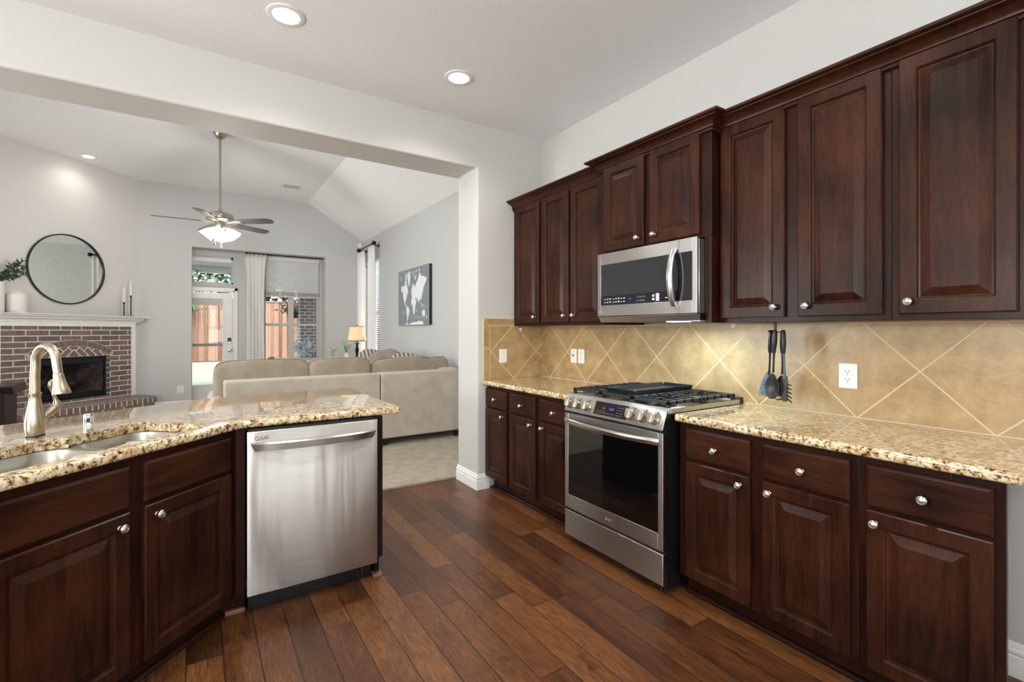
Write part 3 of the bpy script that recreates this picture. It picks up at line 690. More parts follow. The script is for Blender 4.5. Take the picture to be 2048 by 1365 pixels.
nz.lathe([(0, -.001), (.007, -.001), (.007, .002), (0, .002)], 12, None, (0, -.1345, .168)); nz.build('nozzles', M_SLOT, fa)
hm = MB(); hm.tube([(.012, -.004, .060), (.045, -.010, .088), (.060, -.014, .104)], [.0135, .0140, .0155], 18)
hb = hm.build('valve_arm', M_NICKEL, fa)
MB().tube([(.0605, -.0142, .1045), (.064, -.015, .109), (.066, -.016, .118), (.064, -.016, .128), (.060, -.0155, .137), (.057, -.015, .150), (.054, -.015, .165), (.047, -.015, .182), (.043, -.015, .196), (.044, -.015, .208), (.050, -.015, .216), (.058, -.015, .219)],
          [.0162, .0162, .0145, .0105, .0072, .0062, .0065, .0075, .0080, .0076, .0062, .0034], 16).build('lever', M_NICKEL, fa)
ag = thing('air_gap_cap', 'small chrome air gap cap on the worktop behind the right sink bowl', 'sink accessory', (-.407, 2.792, .914), 0)
MB().lathe([(0, 0), (.0205, 0), (.0205, .002), (.0195, .003), (.0195, .044), (.0170, .050), (0, .052)], 28).build('cap', M_CHROME, ag)
MB().box(-.006, .006, -.0200, -.0180, .012, .034).build('vent_slot', M_SLOT, ag)

# peninsula cabinets
pc = thing('sink_base_cabinet', 'dark cherry sink cabinet with two doors on the angled side of the peninsula', 'cabinet', SO, SR)
fo = .028
cm = MB().box(-.93, -.006, fo, fo + .02, .105, .874); cm.box(-.93, -.912, fo + .02, fo + .5, .105, .874); cm.box(-.93, -.03, fo + .02, fo + .5, .105, .12); cm.box(-.93, .34, fo + .5, fo + .52, 0, .874); cm.build('carcass', M_FRAME, pc, bevel=.002)
MB().box(-.93, -.020, fo + .07, fo + .09, .0, .105).build('toe_board', M_FRAME, pc); MB().prism([(fo + .07, 0), (fo + .052, 0), (fo + .052, .010), (fo + .060, .018), (fo + .07, .021)], 'x', -.93, -.020).build('shoe_moulding', M_FRAME, pc, ang=50)
for xa, xb, kx in ((-.458, -.048, -.414), (-.925, -.512, -.553)):
    drawer_front(xb - xa, .148, (xa + xb) / 2, .772, pc, fo, M_WOODH); d = slab_door(xb - xa, .572, (xa + xb) / 2, .397, pc, fo); knob(kx, .641, d, fo - .020)
# end stile, dishwasher bay and end panel
ec = thing('peninsula_end_cabinet', 'dark cherry end panels framing the dishwasher', 'cabinet', (0, 0, 0))
MB().box(.136, .180, 2.546, 3.12, .105, .874).build('corner_stile', M_FRAME, ec, bevel=.0015)
MB().box(.075, .136, 2.562, 2.60, .105, .874).build('corner_filler', M_FRAME, ec); MB().box(.791, .823, 2.520, 3.14, .122, .874).build('end_panel', M_DARKW, ec, bevel=.0015)
MB().box(.812, .828, 2.60, 3.14, .0, .122).build('end_foot', M_DARKW, ec); MB().box(.791, .815, 2.56, 2.62, .03, .122).build('end_block', M_DARKW, ec)
MB().cyl((.795, 2.60, .020), (.795, 2.54, .020), .018, 12).build('foot_dowel', wood('worn_moulding', (.10, .045, .03, 1), (.2, .11, .08, 1)), ec) if False else MB().box(.782, .832, 2.545, 2.60, 0, .022).build('shoe_end', plain('worn_moulding', (120, 84, 66), .5), ec, bevel=.005)
MB().box(.06, .18, 2.60, 2.625, .0, .105).build('toe_board', M_FRAME, ec); MB().box(.10, .182, 2.578, 2.60, 0, .022).build('shoe_end', plain('worn_moulding', (120, 84, 66), .5), ec, bevel=.004)
MB().box(.139, .823, 3.10, 3.14, .0, .874).build('back_panel', M_DARKW, ec)
MB().box(.185, .787, 2.56, 2.60, .862, .875).build('counter_rail', M_BLACK, ec)

# dishwasher
dw = thing('dishwasher', 'stainless steel dishwasher with a bowed bar handle', 'dishwasher', (.185, 2.497, 0), 0)
# slightly domed steel front
L = []; nx = 24; Wd = .603
def col(z, y0_=.0):
    l = []
    return l
front = MB(); vs = []; fs = []; nz_ = 3
zs = [.104, .108, .48, .858, .862]
for j, z in enumerate(zs):
    for i in range(nx + 1):
        x = Wd * i / nx; e = .0035 if (i in (0, nx) or j in (0, 4)) else 0
        vs.append((min(max(x, .0), Wd), -.004 * math.sin(PI * i / nx) + e, z))
for j in range(len(zs) - 1):
    for i in range(nx): fs.append((j * (nx + 1) + i, j * (nx + 1) + i + 1, (j + 1) * (nx + 1) + i + 1, (j + 1) * (nx + 1) + i))
nb = len(vs)
front.add(vs, fs); front.box(0, Wd, .0036, .045, .104, .862)
front.build('door', M_STEELDW, dw, ang=50)
MB().box(.004, Wd - .004, .006, .060, .863, .873).build('control_edge', M_BLACK, dw)
MB().box(.004, Wd - .002, .045, .58, .10, .860).build('tub', M_BLACK, dw)
hn = []
for k in range(17):
    u = k / 16; x = .028 + (.578 - .028) * u; y = -.012 - .042 * math.sin(PI * u) ** .8; hn.append((x, y))
L = [[(x, y - .006, .776), (x, y - .006, .806), (x, y + .004, .812), (x, y + .008, .806), (x, y + .008, .776), (x, y + .004, .772)] for x, y in hn]
L[0] = [(a - (.014 if c > .79 else 0), b + .006, c) for a, b, c in L[0]]; L[-1] = [(a + (.014 if c > .79 else 0), b + .006, c) for a, b, c in L[-1]]
MB().loops(L).build('handle', plain('handle_steel', (176, 172, 170), .26, 1.0), dw, ang=40)
def logo(parent, x, y, z, s, mat, word=True):
    rg = MB(); n = 28; L = []
    for k in range(n + 1):
        a = R(80 + 300 * k / n); L.append((x + s * math.cos(a) * .5, y, z + s * math.sin(a) * .5))
    rg.tube(L, s * .05, 6); rg.box(x - s * .02, x + s * .03, y - s * .03, y, z - s * .17, z + s * .2); rg.box(x - s * .02, x + s * .2, y - s * .03, y, z - s * .19, z - s * .13); rg.lathe([(0, 0), (s * .05, 0), (s * .05, .0006), (0, .0006)], 8, Mx, (x - s * .2, y, z + s * .16))
    rg.box(x + s * .25, x + s * .48, y - s * .03, y, z - s * .03, z + s * .03)
    rg.build('logo', mat, parent)
    if word: text('lettering', 'LG', s * 1.0, mat, parent, (x + s * .75, y - .0006, z - s * .36), sx=1.25, depth=.0004)
logo(dw, .042, -.0030, .832, .020, M_MARKD)
for x in (.03, .53):
    MB().cyl((x + .01, .070, .045), (x + .01, .070, .10), .005, 10).build('levelling_screw', M_SLOT, dw)
MB().box(.01, Wd - .01, .085, .10, .004, .10).build('kick_plate', M_BLACKGL, dw)

# ------------------------------------------------------------------ gas range (local x = 2.330 - y, local y = x - 1.926)
rg = thing('gas_range', 'stainless steel slide-in gas range between the base cabinets', 'range', (1.926, 2.330, 0), RZ)
RW = .758
MB().box(.004, RW - .004, .030, .66, .03, .905).build('body', M_BLACK, rg, bevel=.003)
MB().box(0, RW, 0, .035, .058, .213).build('storage_drawer', M_STEEL, rg, bevel=.002)
MB().box(.004, RW - .004, .012, .03, .213, .228).build('drawer_gap', M_BLACK, rg)
dm = MB(); WX0, WX1, WZ0, WZ1 = .032, RW - .030, .312, .752
dm.box(0, WX0, 0, .034, .229, .817); dm.box(WX1, RW, 0, .034, .229, .817); dm.box(WX0, WX1, 0, .034, .229, WZ0); dm.box(WX0, WX1, 0, .034, WZ1, .817)
dr = dm.build('oven_door', M_STEEL, rg, bevel=.0012)
MB().box(WX0, WX1, .0015, .03, WZ0, WZ1).build('oven_window', M_BLACKGL, dr)
for x in (.085, RW - .21): MB().box(x, x + .115, .0, .016, .8175, .8225).build('vent_slot', M_SLOT, dr)
MB().box(.004, RW - .004, .004, .03, .818, .834).build('door_gap', M_BLACK, rg)
hn = []
for k in range(21):
    u = k / 20; hn.append((.012 + (RW - .024) * u, -.010 - .048 * math.sin(PI * u) ** .7))
L = [[(x, y - .004, .758), (x, y - .008, .768), (x, y - .008, .780), (x, y - .003, .790), (x, y + .010, .792), (x, y + .012, .760)] for x, y in hn]
MB().loops(L).build('door_handle', plain('oven_handle_steel', (196, 188, 180), .24, 1.0), rg, ang=40)
logo(rg, RW * .485, -.0008, .268, .018, MATS.get('chrome'))
# sloped control panel
ca, cb = (-.004, .836), (.034, .935)
MB().prism([ca, (-.004, .832), (.06, .832), (.06, .90), (.10, .915), (.10, .935), cb], 'x', 0, RW).build('control_panel', M_STEEL, rg, bevel=.0012)
MB().prism([(.0, .833), (.07, .833), (.07, .93), (.037, .93)], 'x', RW - .0005, RW + .001).build('panel_end', M_BLACK, rg)
sl_ = Vector((0, cb[0] - ca[0], cb[1] - ca[1])).normalized(); nrm = Vector((0, -sl_.z, sl_.y)); slope = math.atan2(sl_.z, sl_.y)
def onpanel(x, t, o=0): p = Vector((x, ca[0], ca[1])) + sl_ * t + nrm * o; return p
PM = lambda x, t: Matrix.Translation(onpanel(x, t)) @ Matrix.Rotation(slope, 4, 'X')   # local x right, y up the slope, z out of it
for y in (2.293, 2.219, 2.138, 1.787, 1.712, 1.636):
    x = 2.330 - y; Mk = PM(x, .046)
    k = MB().lathe([(0, 0), (.031, 0), (.031, .003), (.0285, .006), (.0280, .026), (.0265, .029), (0, .030)], 28, Mk).build('control_knob', M_NICKEL, rg)
    MB(Mk).box(-.008, .008, -.0262, .0262, .018, .038).build('grip', M_CHROME, k, bevel=.002)
dsp = MB(PM(0, 0)); dsp.box(.258, .512, .012, .088, .0005, .0018); dp_ = dsp.build('display', M_BLACKGL, rg)
rotp = (slope, 0, 0)
text('clock_digits', '12:21', .018, M_SCREEN, dp_, onpanel(.372, .048, .002), rotp); text('mode_digits', 'Clr', .017, M_RED, dp_, onpanel(.322, .048, .002), rotp)
mk = MB(PM(0, 0))
for r_ in range(4):
    for c_ in range(3): mk.box(.436 + c_ * .017, .441 + c_ * .017, .022 + r_ * .015, .027 + r_ * .015, .0018, .0021)
for c_ in range(9): mk.box(.270 + c_ * .017, .280 + c_ * .017, .024, .0265, .0018, .0021)
for c_ in range(5): mk.box(.270 + c_ * .017, .278 + c_ * .017, .034, .036, .0018, .0021)
mk.box(.490, .505, .060, .078, .0018, .0021); mk.build('key_marks', plain('grey_mark', (120, 122, 128), .5), dp_)
tk = MB(PM(0, 0))
for y in (2.293, 2.219, 2.138, 1.787, 1.712, 1.636): x = 2.330 - y; tk.box(x - .006, x + .006, .083, .086, .0002, .0008); tk.box(x + .012, x + .020, .079, .087, .0002, .0008)
tk.build('burner_marks', M_MARKD, rg)
# cooktop
ck = MB(); ck.box(-.006, RW + .006, .036, .056, .912, .939); ck.box(-.006, .010, .056, .655, .912, .939); ck.box(RW - .010, RW + .006, .056, .655, .912, .939); ck.box(.010, RW - .010, .64, .655, .912, .939); ck.box(.010, RW - .010, .056, .64, .912, .924)
ck.build('cooktop', M_STEEL, rg, bevel=.002)
MB().box(-.004, RW + .004, .655, .695, .912, .948).build('rear_trim', M_BLACK, rg, bevel=.004)
for bx, by, r_ in ((.13, .19, .040), (.13, .49, .032), (.62, .19, .046), (.62, .49, .034), (.375, .24, .030), (.375, .44, .030)):
    bb = MB().lathe([(r_ * 1.35, .924), (r_ * 1.35, .927), (r_ * .9, .930), (r_ * .85, .938), (r_, .940), (r_, .946), (r_ * .9, .950), (0, .951)], 24, None, (bx, by, 0)); bb.build('burner', M_BLACK, rg)
def grate(x0, x1, bx, name='grate'):
    g = MB(); y0, y1 = .060, .636; z0, z1 = .954, .972; w = .0075
    def bar(ax, ay, bx_, by_, zt=z1, zb=z0):
        d = Vector((bx_ - ax, by_ - ay)); n2 = Vector((-d.y, d.x)).normalized() * w
        g.prism([(ax + n2.x, ay + n2.y), (bx_ + n2.x, by_ + n2.y), (bx_ - n2.x, by_ - n2.y), (ax - n2.x, ay - n2.y)], 'z', zb, zt)
    for a in (x0 + w, x1 - w): bar(a, y0, a, y1, z1 - .002)
    for a in (y0 + w, (y0 + y1) / 2, y1 - w): bar(x0, a, x1, a, z1 - .002)
    k = 9
    for i in range(1, k):
        y = y0 + (y1 - y0) * i / k
        if abs(y - (y0 + y1) / 2) < .02: continue
        l = (x1 - x0) * (.36 if i % 2 else .28); bar(x0, y, x0 + l, y); bar(x1 - l, y, x1, y)
    for cyy in (y0 + .142, y1 - .142): bar(bx, cyy - .10, bx, cyy - .035); bar(bx, cyy + .035, bx, cyy + .10)
    for a in (x0 + w, x1 - w):
        for b in (y0 + w, (y0 + y1) / 2, y1 - w): g.box(a - w, a + w, b - w * 1.4, b + w * 1.4, .925, z0)
    return g.build(name, M_IRON, rg, bevel=.0015)
grate(.012, .255, .135); grate(.257, .500, .378); grate(.502, .746, .623)
gd = MB(); gx0, gx1, gy0, gy1 = .262, .495, .092, .610
gd.box(gx0 + .012, gx1 - .012, gy0 + .012, gy1 - .012, .967, .974)
def wall_(ax, ay, bx_, by_, ox, oy): gd.add([(ax, ay, .967), (bx_, by_, .967), (bx_ + ox, by_ + oy, .990), (ax + ox, ay + oy, .990), (ax - ox * .35, ay - oy * .35, .974), (bx_ - ox * .35, by_ - oy * .35, .974), (bx_ + ox * .7, by_ + oy * .7, .990), (ax + ox * .7, ay + oy * .7, .990)], [(0, 1, 2, 3), (4, 5, 6, 7), (0, 1, 5, 4), (3, 2, 6, 7), (0, 3, 7, 4), (1, 2, 6, 5)])
wall_(gx0 + .012, gy0 + .012, gx1 - .012, gy0 + .012, 0, -.014); wall_(gx0 + .012, gy1 - .012, gx1 - .012, gy1 - .012, 0, .014)
wall_(gx0 + .012, gy0 + .012, gx0 + .012, gy1 - .012, -.012, 0); wall_(gx1 - .012, gy0 + .012, gx1 - .012, gy1 - .012, .012, 0)
gob = gd.build('griddle', M_IRON2, None, ang=30); gob.location = (1.926, 2.330, .006); gob.rotation_euler = (0, 0, RZ)
tag(gob, 'dark rectangular griddle pan lying on the middle grate of the range', 'griddle')
for x in (.06, RW - .06): MB().cyl((x, .06, 0), (x, .06, .03), .016, 12).build('foot', M_BLACK, rg)

# ------------------------------------------------------------------ microwave (local x = 2.298 - y, local y = x - 2.174)
mw = thing('microwave_oven', 'stainless over-the-range microwave with a bowed handle', 'microwave', (2.174, 2.298, 0), RZ)
MW = .746
MB().box(.004, MW, .014, .42, 1.425, 1.815).build('body', M_STEELV, mw, bevel=.002)
sx_ = .628   # split between door and right strip
def face(x0, x1, holes):
    m = MB(); z0, z1 = 1.424, 1.818; hx0, hx1, hz0, hz1 = holes
    def P(a0, a1, b0, b1): m.box(a0, a1, 0, .016, b0, b1)
    P(x0, hx0, z0, z1); P(hx1, x1, z0, z1); P(hx0, hx1, z0, hz0); P(hx0, hx1, hz1, z1); return m
face(0, sx_, (.030, sx_, 1.492, 1.752)).build('door', M_STEEL, mw, bevel=.0012)
face(sx_ + .0015, MW - .002, (sx_ + .0015, .713, 1.492, 1.752)).build('right_panel', M_STEEL, mw, bevel=.0012)
MB().box(0, MW - .002, .001, .016, 1.818, 1.824).build('top_lip', M_STEEL, mw)
MB().box(.030, sx_ - .0005, .0012, .014, 1.492, 1.752).build('door_glass', plain('smoked_glass', (30, 32, 36), .08, 0, Coat_Weight=.5), mw)
MB().box(sx_ + .002, .713, .0012, .014, 1.492, 1.752).build('side_glass', plain('smoked_glass', (30, 32, 36), .08), mw)
kb_ = MB().box(.031, sx_ - .001, .0003, .0011, 1.493, 1.552).build('key_strip', plain('navy_glass', (10, 16, 30), .06), mw)
text('clock_digits', '12:21', .013, emis('dim_display', (80, 150, 220), .5, (5, 5, 8)), kb_, (.262, .0001, 1.521))
text('number_keys', '1  2  3  4  5  +', .012, M_MARK, kb_, (.330, .0001, 1.527)); text('number_keys', '6  7  8  9  0  -', .012, M_MARK, kb_, (.330, .0001, 1.505))
mk = MB()
for r_, z in ((0, 1.527), (1, 1.507)):
    for c_ in range(8): mk.box(.062 + c_ * .0225 + (.006 if c_ > 2 else 0), .074 + c_ * .0225 + (.006 if c_ > 2 else 0), -.0003, .0003, z, z + .0045 + (c_ % 3) * .002)
    mk.box(.448, .464, -.0003, .0003, z - .002, z + .011)
mk.box(.474, .498, -.0003, .0003, 1.500, 1.544); 
for x in (.540, .562, .585): mk.box(x, x + .013, -.0003, .0003, 1.512, 1.518)
mk.box(.555, .585, -.0003, .0003, 1.536, 1.541); mk.build('key_marks', M_MARK, kb_)
L = []
for k in range(15):
    u = k / 14; z = 1.462 + (1.777 - 1.462) * u; y = -.010 - .038 * math.sin(PI * u) ** .75; xo = -.0
    L.append([(.588 + xo, y - .004, z), (.596, y - .008, z), (.614, y - .008, z), (.622, y - .002, z), (.620, y + .008, z), (.590, y + .008, z)])
MB().loops(L).build('handle', plain('microwave_handle_steel', (206, 202, 196), .26, 1.0), mw, ang=40)
logo(mw, .022, -.0005, 1.452, .016, M_MARK)
vt = MB().prism([(.0, 1.420), (.022, 1.383), (.028, 1.383), (.028, 1.420)], 'x', .008, MW - .003); vt.build('vent_hood', M_STEELV, mw, bevel=.001)
ub = MB().box(.010, MW - .006, .028, .40, 1.385, 1.423); ub.build('underside', M_BLACK, mw)
ul = MB().box(.45, .56, .12, .20, 1.381, 1.386); ul.build('task_light', emis('task_light_lens', (235, 245, 235), 6), mw)
area('microwave_task_light', (2.36, 1.74, 1.377), (0, R(10), 0), .08, .14, 3.6, (.66, .90, 1.0))

# small hooks under the wall cabinets
hk = thing('cup_hook', 'white ring hook under the tall cabinet just right of the microwave', 'hook', (2.40, 1.495, 1.372), RZ)
pts = [(0, 0, 0)] + [(.010 * math.sin(a), 0, -.012 - .010 * math.cos(a) * 1) for a in [R(0 + 30 * k) for k in range(13)]]
MB().tube([(0, 0, 0), (0, 0, -.004)] + [(.009 * math.sin(R(25 + 26 * k)), 0, -.013 + .009 * math.cos(R(25 + 26 * k))) for k in range(13)], .0022, 8).build('ring', M_PLAST, hk)
wp = MB().lathe([(0, 0), (.014, 0), (.014, .004), (.008, .007), (.006, .012), (0, .012)], 20, Mx, (2.375, YB - .012, 1.343)).build('wall_hook', M_PLAST); tag(wp, 'small round white hook stuck on the end wall tiles below the corner cabinet', 'hook')

# hanging utensils (local x towards the viewer, front faces the room)
UX, UY = 2.43, 1.286
rk = thing('utensil_hook', 'black hook rod under the tall cabinet carrying the cooking utensils', 'hook', (UX, UY, 1.372), RZ)
MB().cyl((0, 0, 0), (0, 0, -.050), .0065, 12).build('rod', M_BLACK, rk); hh = MB()
for a in range(6):
    d = Vector((math.cos(a * PI / 3), math.sin(a * PI / 3), 0)); hh.tube([(0, 0, -.045), tuple(d * .018 + Vector((0, 0, -.050))), tuple(d * .030 + Vector((0, 0, -.048))), tuple(d * .036 + Vector((0, 0, -.040)))], .0022, 6)
hh.build('hooks', M_BLACK, rk)
def utensil(name, label, x, y, tilt, build):
    t = thing(name, label, 'cooking utensil', (UX + y, UY - x, 1.330), RZ); t.rotation_euler = (0, tilt, RZ)
    MB().tube([(0, 0, .004), (0, 0, -.004), (0, 0, -.020), (0, 0, -.060), (0, -.002, -.090), (0, 0, -.112)], [.010, .0140, .0155, .0170, .0145, .0105], 14, .65).build('handle', M_NYLON, t)
    build(t); return t
def spoon(t, w=.036, l=.055, mat=None, holes=True, z0=-.235):
    mat = mat or M_NYLON
    MB().tube([(0, 0, -.108), (0, .002, -.15), (0, .003, -.20), (0, .003, z0 + .012)], [.0085, .0070, .0078, .010], 10, .55).build('neck', mat, t)
    m = MB(); L = []
    for j in range(9):
        r = 1 - j / 8; z = z0 - l
        L.append([(w * r * math.cos(a) * (1 if math.sin(a) < 0 else 1 - .35 * math.sin(a)), .016 * (1 - r * r) - .004, z + l * 1.15 * r * math.sin(a)) for a in [2 * PI * k / 24 for k in range(24)]])
    b = m.loops(L, False, True).build('bowl', mat, t, sol=.0025)
    if holes:
        h = MB()
        for hx, hz in [(0, 0), (.012, .008), (-.012, .008), (0, .018), (.012, -.010), (-.012, -.010), (0, -.022), (.020, -.002), (-.020, -.002), (.006, .030), (-.006, -.034)]: h.lathe([(0, -.009), (.0026, -.009), (.0026, .004), (0, .004)], 8, Mx, (hx, .0155, z0 - l + hz))
        h.build('holes', M_GROUT if holes == 1 else M_SLOT, b)
def turner(t):
    MB().tube([(0, 0, -.108), (0, .002, -.15), (0, .003, -.195), (-.002, .003, -.225)], [.0085, .0070, .0080, .012], 10, .5).build('neck', M_NYLON, t)
    hp = [(-.012, -.215), (.012, -.215), (.030, -.250), (.040, -.300), (.044, -.345), (-.046, -.335), (-.044, -.300), (-.032, -.250)]
    b = MB().prism(hp, 'y', 0, .004).build('blade', M_NYLONB, t, bevel=.0015); h = MB()
    for hx, hz in [(-.022, -.262), (-.028, -.280), (-.032, -.300), (-.028, -.320), (-.012, -.300), (-.010, -.322), (.01, -.262), (.02, -.30), (.0, -.28)]: h.lathe([(0, -.001), (.0035, -.001), (.0035, .001), (0, .001)], 10, Mx, (hx, 0, hz))
    h.build('holes', M_SLOT, b)
def fork(t):
    MB().tube([(0, 0, -.108), (0, .002, -.15), (0, .003, -.20), (0, .003, -.235)], [.0085, .0065, .0075, .011], 10, .55).build('neck', M_NYLONB, t)
    m = MB()
    m.prism([(-.010, -.225), (.010, -.225), (.014, -.262), (.010, -.335), (.004, -.352), (-.014, -.350), (-.026, -.325), (-.024, -.262)], 'y', .002, .008)
    for k in range(5):
        z = -.264 - k * .019
        m.tube([(.008, .004, z), (.022, -.004, z - .002), (.040, -.018, z - .003 - .002 * k)], [.0044, .0038, .0028], 8); m.tube([(-.018, .004, z), (-.026, -.010, z - .002), (-.028, -.026, z - .002)], [.0038, .0034, .0026], 8)
    m.build('toothed_bowl', M_NYLON, t)
utensil('slotted_turner', 'blue-grey slotted turner, leftmost of the hanging utensils', -.022, .004, R(3.2), turner)
utensil('slotted_spoon', 'black slotted spoon hanging in front of the other utensils', .012, -.024, R(3.0), lambda t: spoon(t, .037, .056, M_NYLON, 1, -.222))
utensil('solid_spoon', 'black spoon hanging mostly hidden behind the slotted spoon', .024, .026, R(1), lambda t: spoon(t, .030, .045, M_NYLON, 0, -.232))
utensil('pasta_fork', 'black toothed pasta fork, rightmost of the hanging utensils', .042, -.006, R(-1.6), fork)

# ------------------------------------------------------------------ recessed lights, vent
def can(label, x, y, z, e=30, seen=True, tilt=None):
    t = thing('recessed_light', label, 'ceiling light', (x, y, z), 0)
    MB().lathe([(.068, -.001), (.070, -.007), (.082, -.008), (.096, -.004), (.098, -.0003), (.068, -.0003)], 36, cap=False).build('trim_ring', M_TRIM, t)
    MB().lathe([(0, -.005), (.066, -.005), (.069, -.002), (0, -.001)], 36).build('lens', M_LENS, t)
    l = bpy.data.lights.new('downlight', 'SPOT'); l.energy = e; l.spot_size = R(150); l.spot_blend = .9; l.shadow_soft_size = .06; l.color = (1, .965, .925)
    lo = bpy.data.objects.new('downlight', l); C.objects.link(lo); lo.location = (x, y, z - .02)
can('recessed kitchen ceiling light above the dishwasher, left of the other', .398, 2.86, ZK)
can('recessed kitchen ceiling light nearest the corner cabinets', 1.481, 2.919, ZK)
for i, (x, y) in enumerate(((.40, 1.1), (1.48, 1.1), (-1.5, 1.1), (.40, -1.2), (1.60, -1.0))):  # unseen ceiling lights added to brighten the kitchen
    can('unseen recessed kitchen light added further back in the room, %s' % ('over the aisle', 'near the tall cabinets', 'over the breakfast area', 'by the back window', 'beyond the end of the long worktop')[i], x, y, ZK, 12 if x < 0 else (20 if y < 0 else 30))
can('recessed living room ceiling light above the fireplace mirror', -1.323, 9.04, ZV, 8)
can('unseen recessed living room light added out over the carpet', .3, 4.9, ZV, 30)  # this and the next are added out of view for extra light
can('unseen recessed living room light added over the left of the carpet', -1.9, 5.6, ZV, 30)
vn = thing('ceiling_vent', 'white ceiling vent grille beyond the fan', 'vent', (1.34, 8.99, ZV), 0)
MB().box(-.17, .17, -.13, .13, -.008, -.0003).build('frame', M_TRIM, vn, bevel=.003); MB().box(-.125, .125, -.085, .085, -.0095, -.0078).build('duct', plain('vent_grey', (150, 152, 152), .6), vn)
sm = MB()
for k in range(8): sm.box(-.125, .125, -.08 + k * .022, -.072 + k * .022, -.013, -.0095)
sm.build('slats', plain('vent_slat', (196, 198, 198), .5), vn)
sd = MB().lathe([(0, 0), (.045, 0), (.05, .01), (.045, .03), (.02, .036), (0, .036)], 24, Mx, (2.775, YF, 3.09)).build('motion_sensor', M_PLAST); tag(sd, 'small white sensor high on the far wall in the corner', 'sensor')

# ------------------------------------------------------------------ ceiling fan
fx, fy = .222, 7.058
fn = thing('ceiling_fan', 'brushed nickel ceiling fan on a long rod with five blades and glass lamps', 'ceiling fan', (fx, fy, 0), R(-33.24))
MB().lathe([(0, ZV - .001), (.075, ZV - .001), (.075, ZV - .012), (.060, ZV - .05), (.03, ZV - .075), (.02, ZV - .08), (0, ZV - .08)], 28).build('canopy', M_FANMET, fn)
MB().cyl((0, 0, 2.83), (0, 0, ZV - .07), .0135, 16).build('down_rod', M_FANMET, fn)
MB().lathe([(0, 2.86), (.022, 2.86), (.026, 2.835), (.05, 2.825), (.105, 2.815), (.145, 2.795), (.152, 2.775), (.152, 2.735), (.146, 2.725), (.10, 2.715), (.075, 2.705), (0, 2.705)], 36).build('motor_housing', M_FANMET, fn)
MB().lathe([(0, 2.705), (.052, 2.705), (.056, 2.69), (.055, 2.62), (.045, 2.605), (.030, 2.60), (.020, 2.56), (0, 2.555)], 28).build('switch_housing', M_FANMET, fn)
M_BLADE = plain('walnut_fan_blade', (60, 54, 56), .35)
for k, az in enumerate((355, 67, 139, 211, 283)):
    Ma = Matrix.Rotation(R(az), 4, 'Z') @ Matrix.Translation((0, 0, 2.700)) @ Matrix.Rotation(R(-12), 4, 'X')
    bl_ = MB(Ma).prism([(.205, -.052), (.24, -.060), (.62, -.068), (.675, -.055), (.70, -.022), (.70, .022), (.675, .055), (.62, .068), (.24, .060), (.205, .052)], 'z', -.004, .004).build('blade', M_BLADE, fn, bevel=.001)
    ir = MB(Ma); ir.prism([(.10, -.018), (.16, -.012), (.20, -.035), (.27, -.045), (.30, -.02), (.26, 0), (.30, .02), (.27, .045), (.20, .035), (.16, .012), (.10, .018)], 'z', -.011, -.0045); ir.build('blade_iron', M_FANMET, fn)
for k in range(4):
    a = R(20 + 90 * k); d = Vector((math.cos(a), math.sin(a), 0))
    MB().tube([tuple(d * .03 + Vector((0, 0, 2.625))), tuple(d * .065 + Vector((0, 0, 2.64))), tuple(d * .085 + Vector((0, 0, 2.622)))], .009, 8).build('lamp_arm', M_FANMET, fn)
    Mg = Matrix.Translation(d * .085 + Vector((0, 0, 2.618))) @ Matrix.Rotation(a, 4, 'Z') @ Matrix.Rotation(R(-38), 4, 'Y')
    MB().lathe([(.022, .004), (.026, -.010), (.045, -.035), (.062, -.065), (.074, -.100), (.086, -.128), (.083, -.128), (.070, -.098), (.058, -.065), (.040, -.035), (.022, -.010)], 24, Mg, cap=False, wob=lambda q: 1 + .03 * math.cos(6 * q)).build('glass_shade', M_BULBGL, fn)
    MB().lathe([(0, -.03), (.02, -.045), (.03, -.07), (.025, -.095), (0, -.105)], 14, Mg).build('bulb', M_LENS, fn)
for x, zz in ((-.035, 2.40), (.045, 2.36)):
    ch = MB(); ch.cyl((x, -.05, zz + .03), (x, -.05, 2.62), .002, 6); co_ = ch.build('pull_chain', plain('chain_cream', (226, 214, 188), .4), fn)
    MB().lathe([(0, 0), (.008, .004), (.009, .018), (.004, .034), (0, .036)], 12, None, (x, -.05, zz)).build('pull_fob', M_BRONZE, co_)
l = bpy.data.lights.new('fan_lamp', 'POINT'); l.energy = 42; l.shadow_soft_size = .12; l.color = (1, .97, .93); lo = bpy.data.objects.new('fan_lamp', l); C.objects.link(lo); lo.location = (fx, fy, 2.42)

# ------------------------------------------------------------------ fireplace (local x along the diagonal wall, room on the -y side)
FP = (-.829, 9.97, 0); FR = PI / 4
fp = thing('fireplace', 'brick fireplace with arched opening, white mantel surround and raised brick hearth', 'fireplace', FP, FR)
bx0, bx1, ox0, ox1, oz0, oz1 = -1.905, -.233, -1.577, -.564, .345, .955
m = MB(); m.box(bx0, ox0, -.12, -.002, .30, 1.395); m.box(ox1, bx1, -.12, -.002, .30, 1.395); m.box(ox0, ox1, -.12, -.002, oz1, 1.395); m.box(ox0, ox1, -.12, -.002, .30, oz0)
m.build('brick_face', M_BRICK, fp)
cxa = (ox0 + ox1) / 2
def arc(rz): return [(cxa + (.0), 0)]
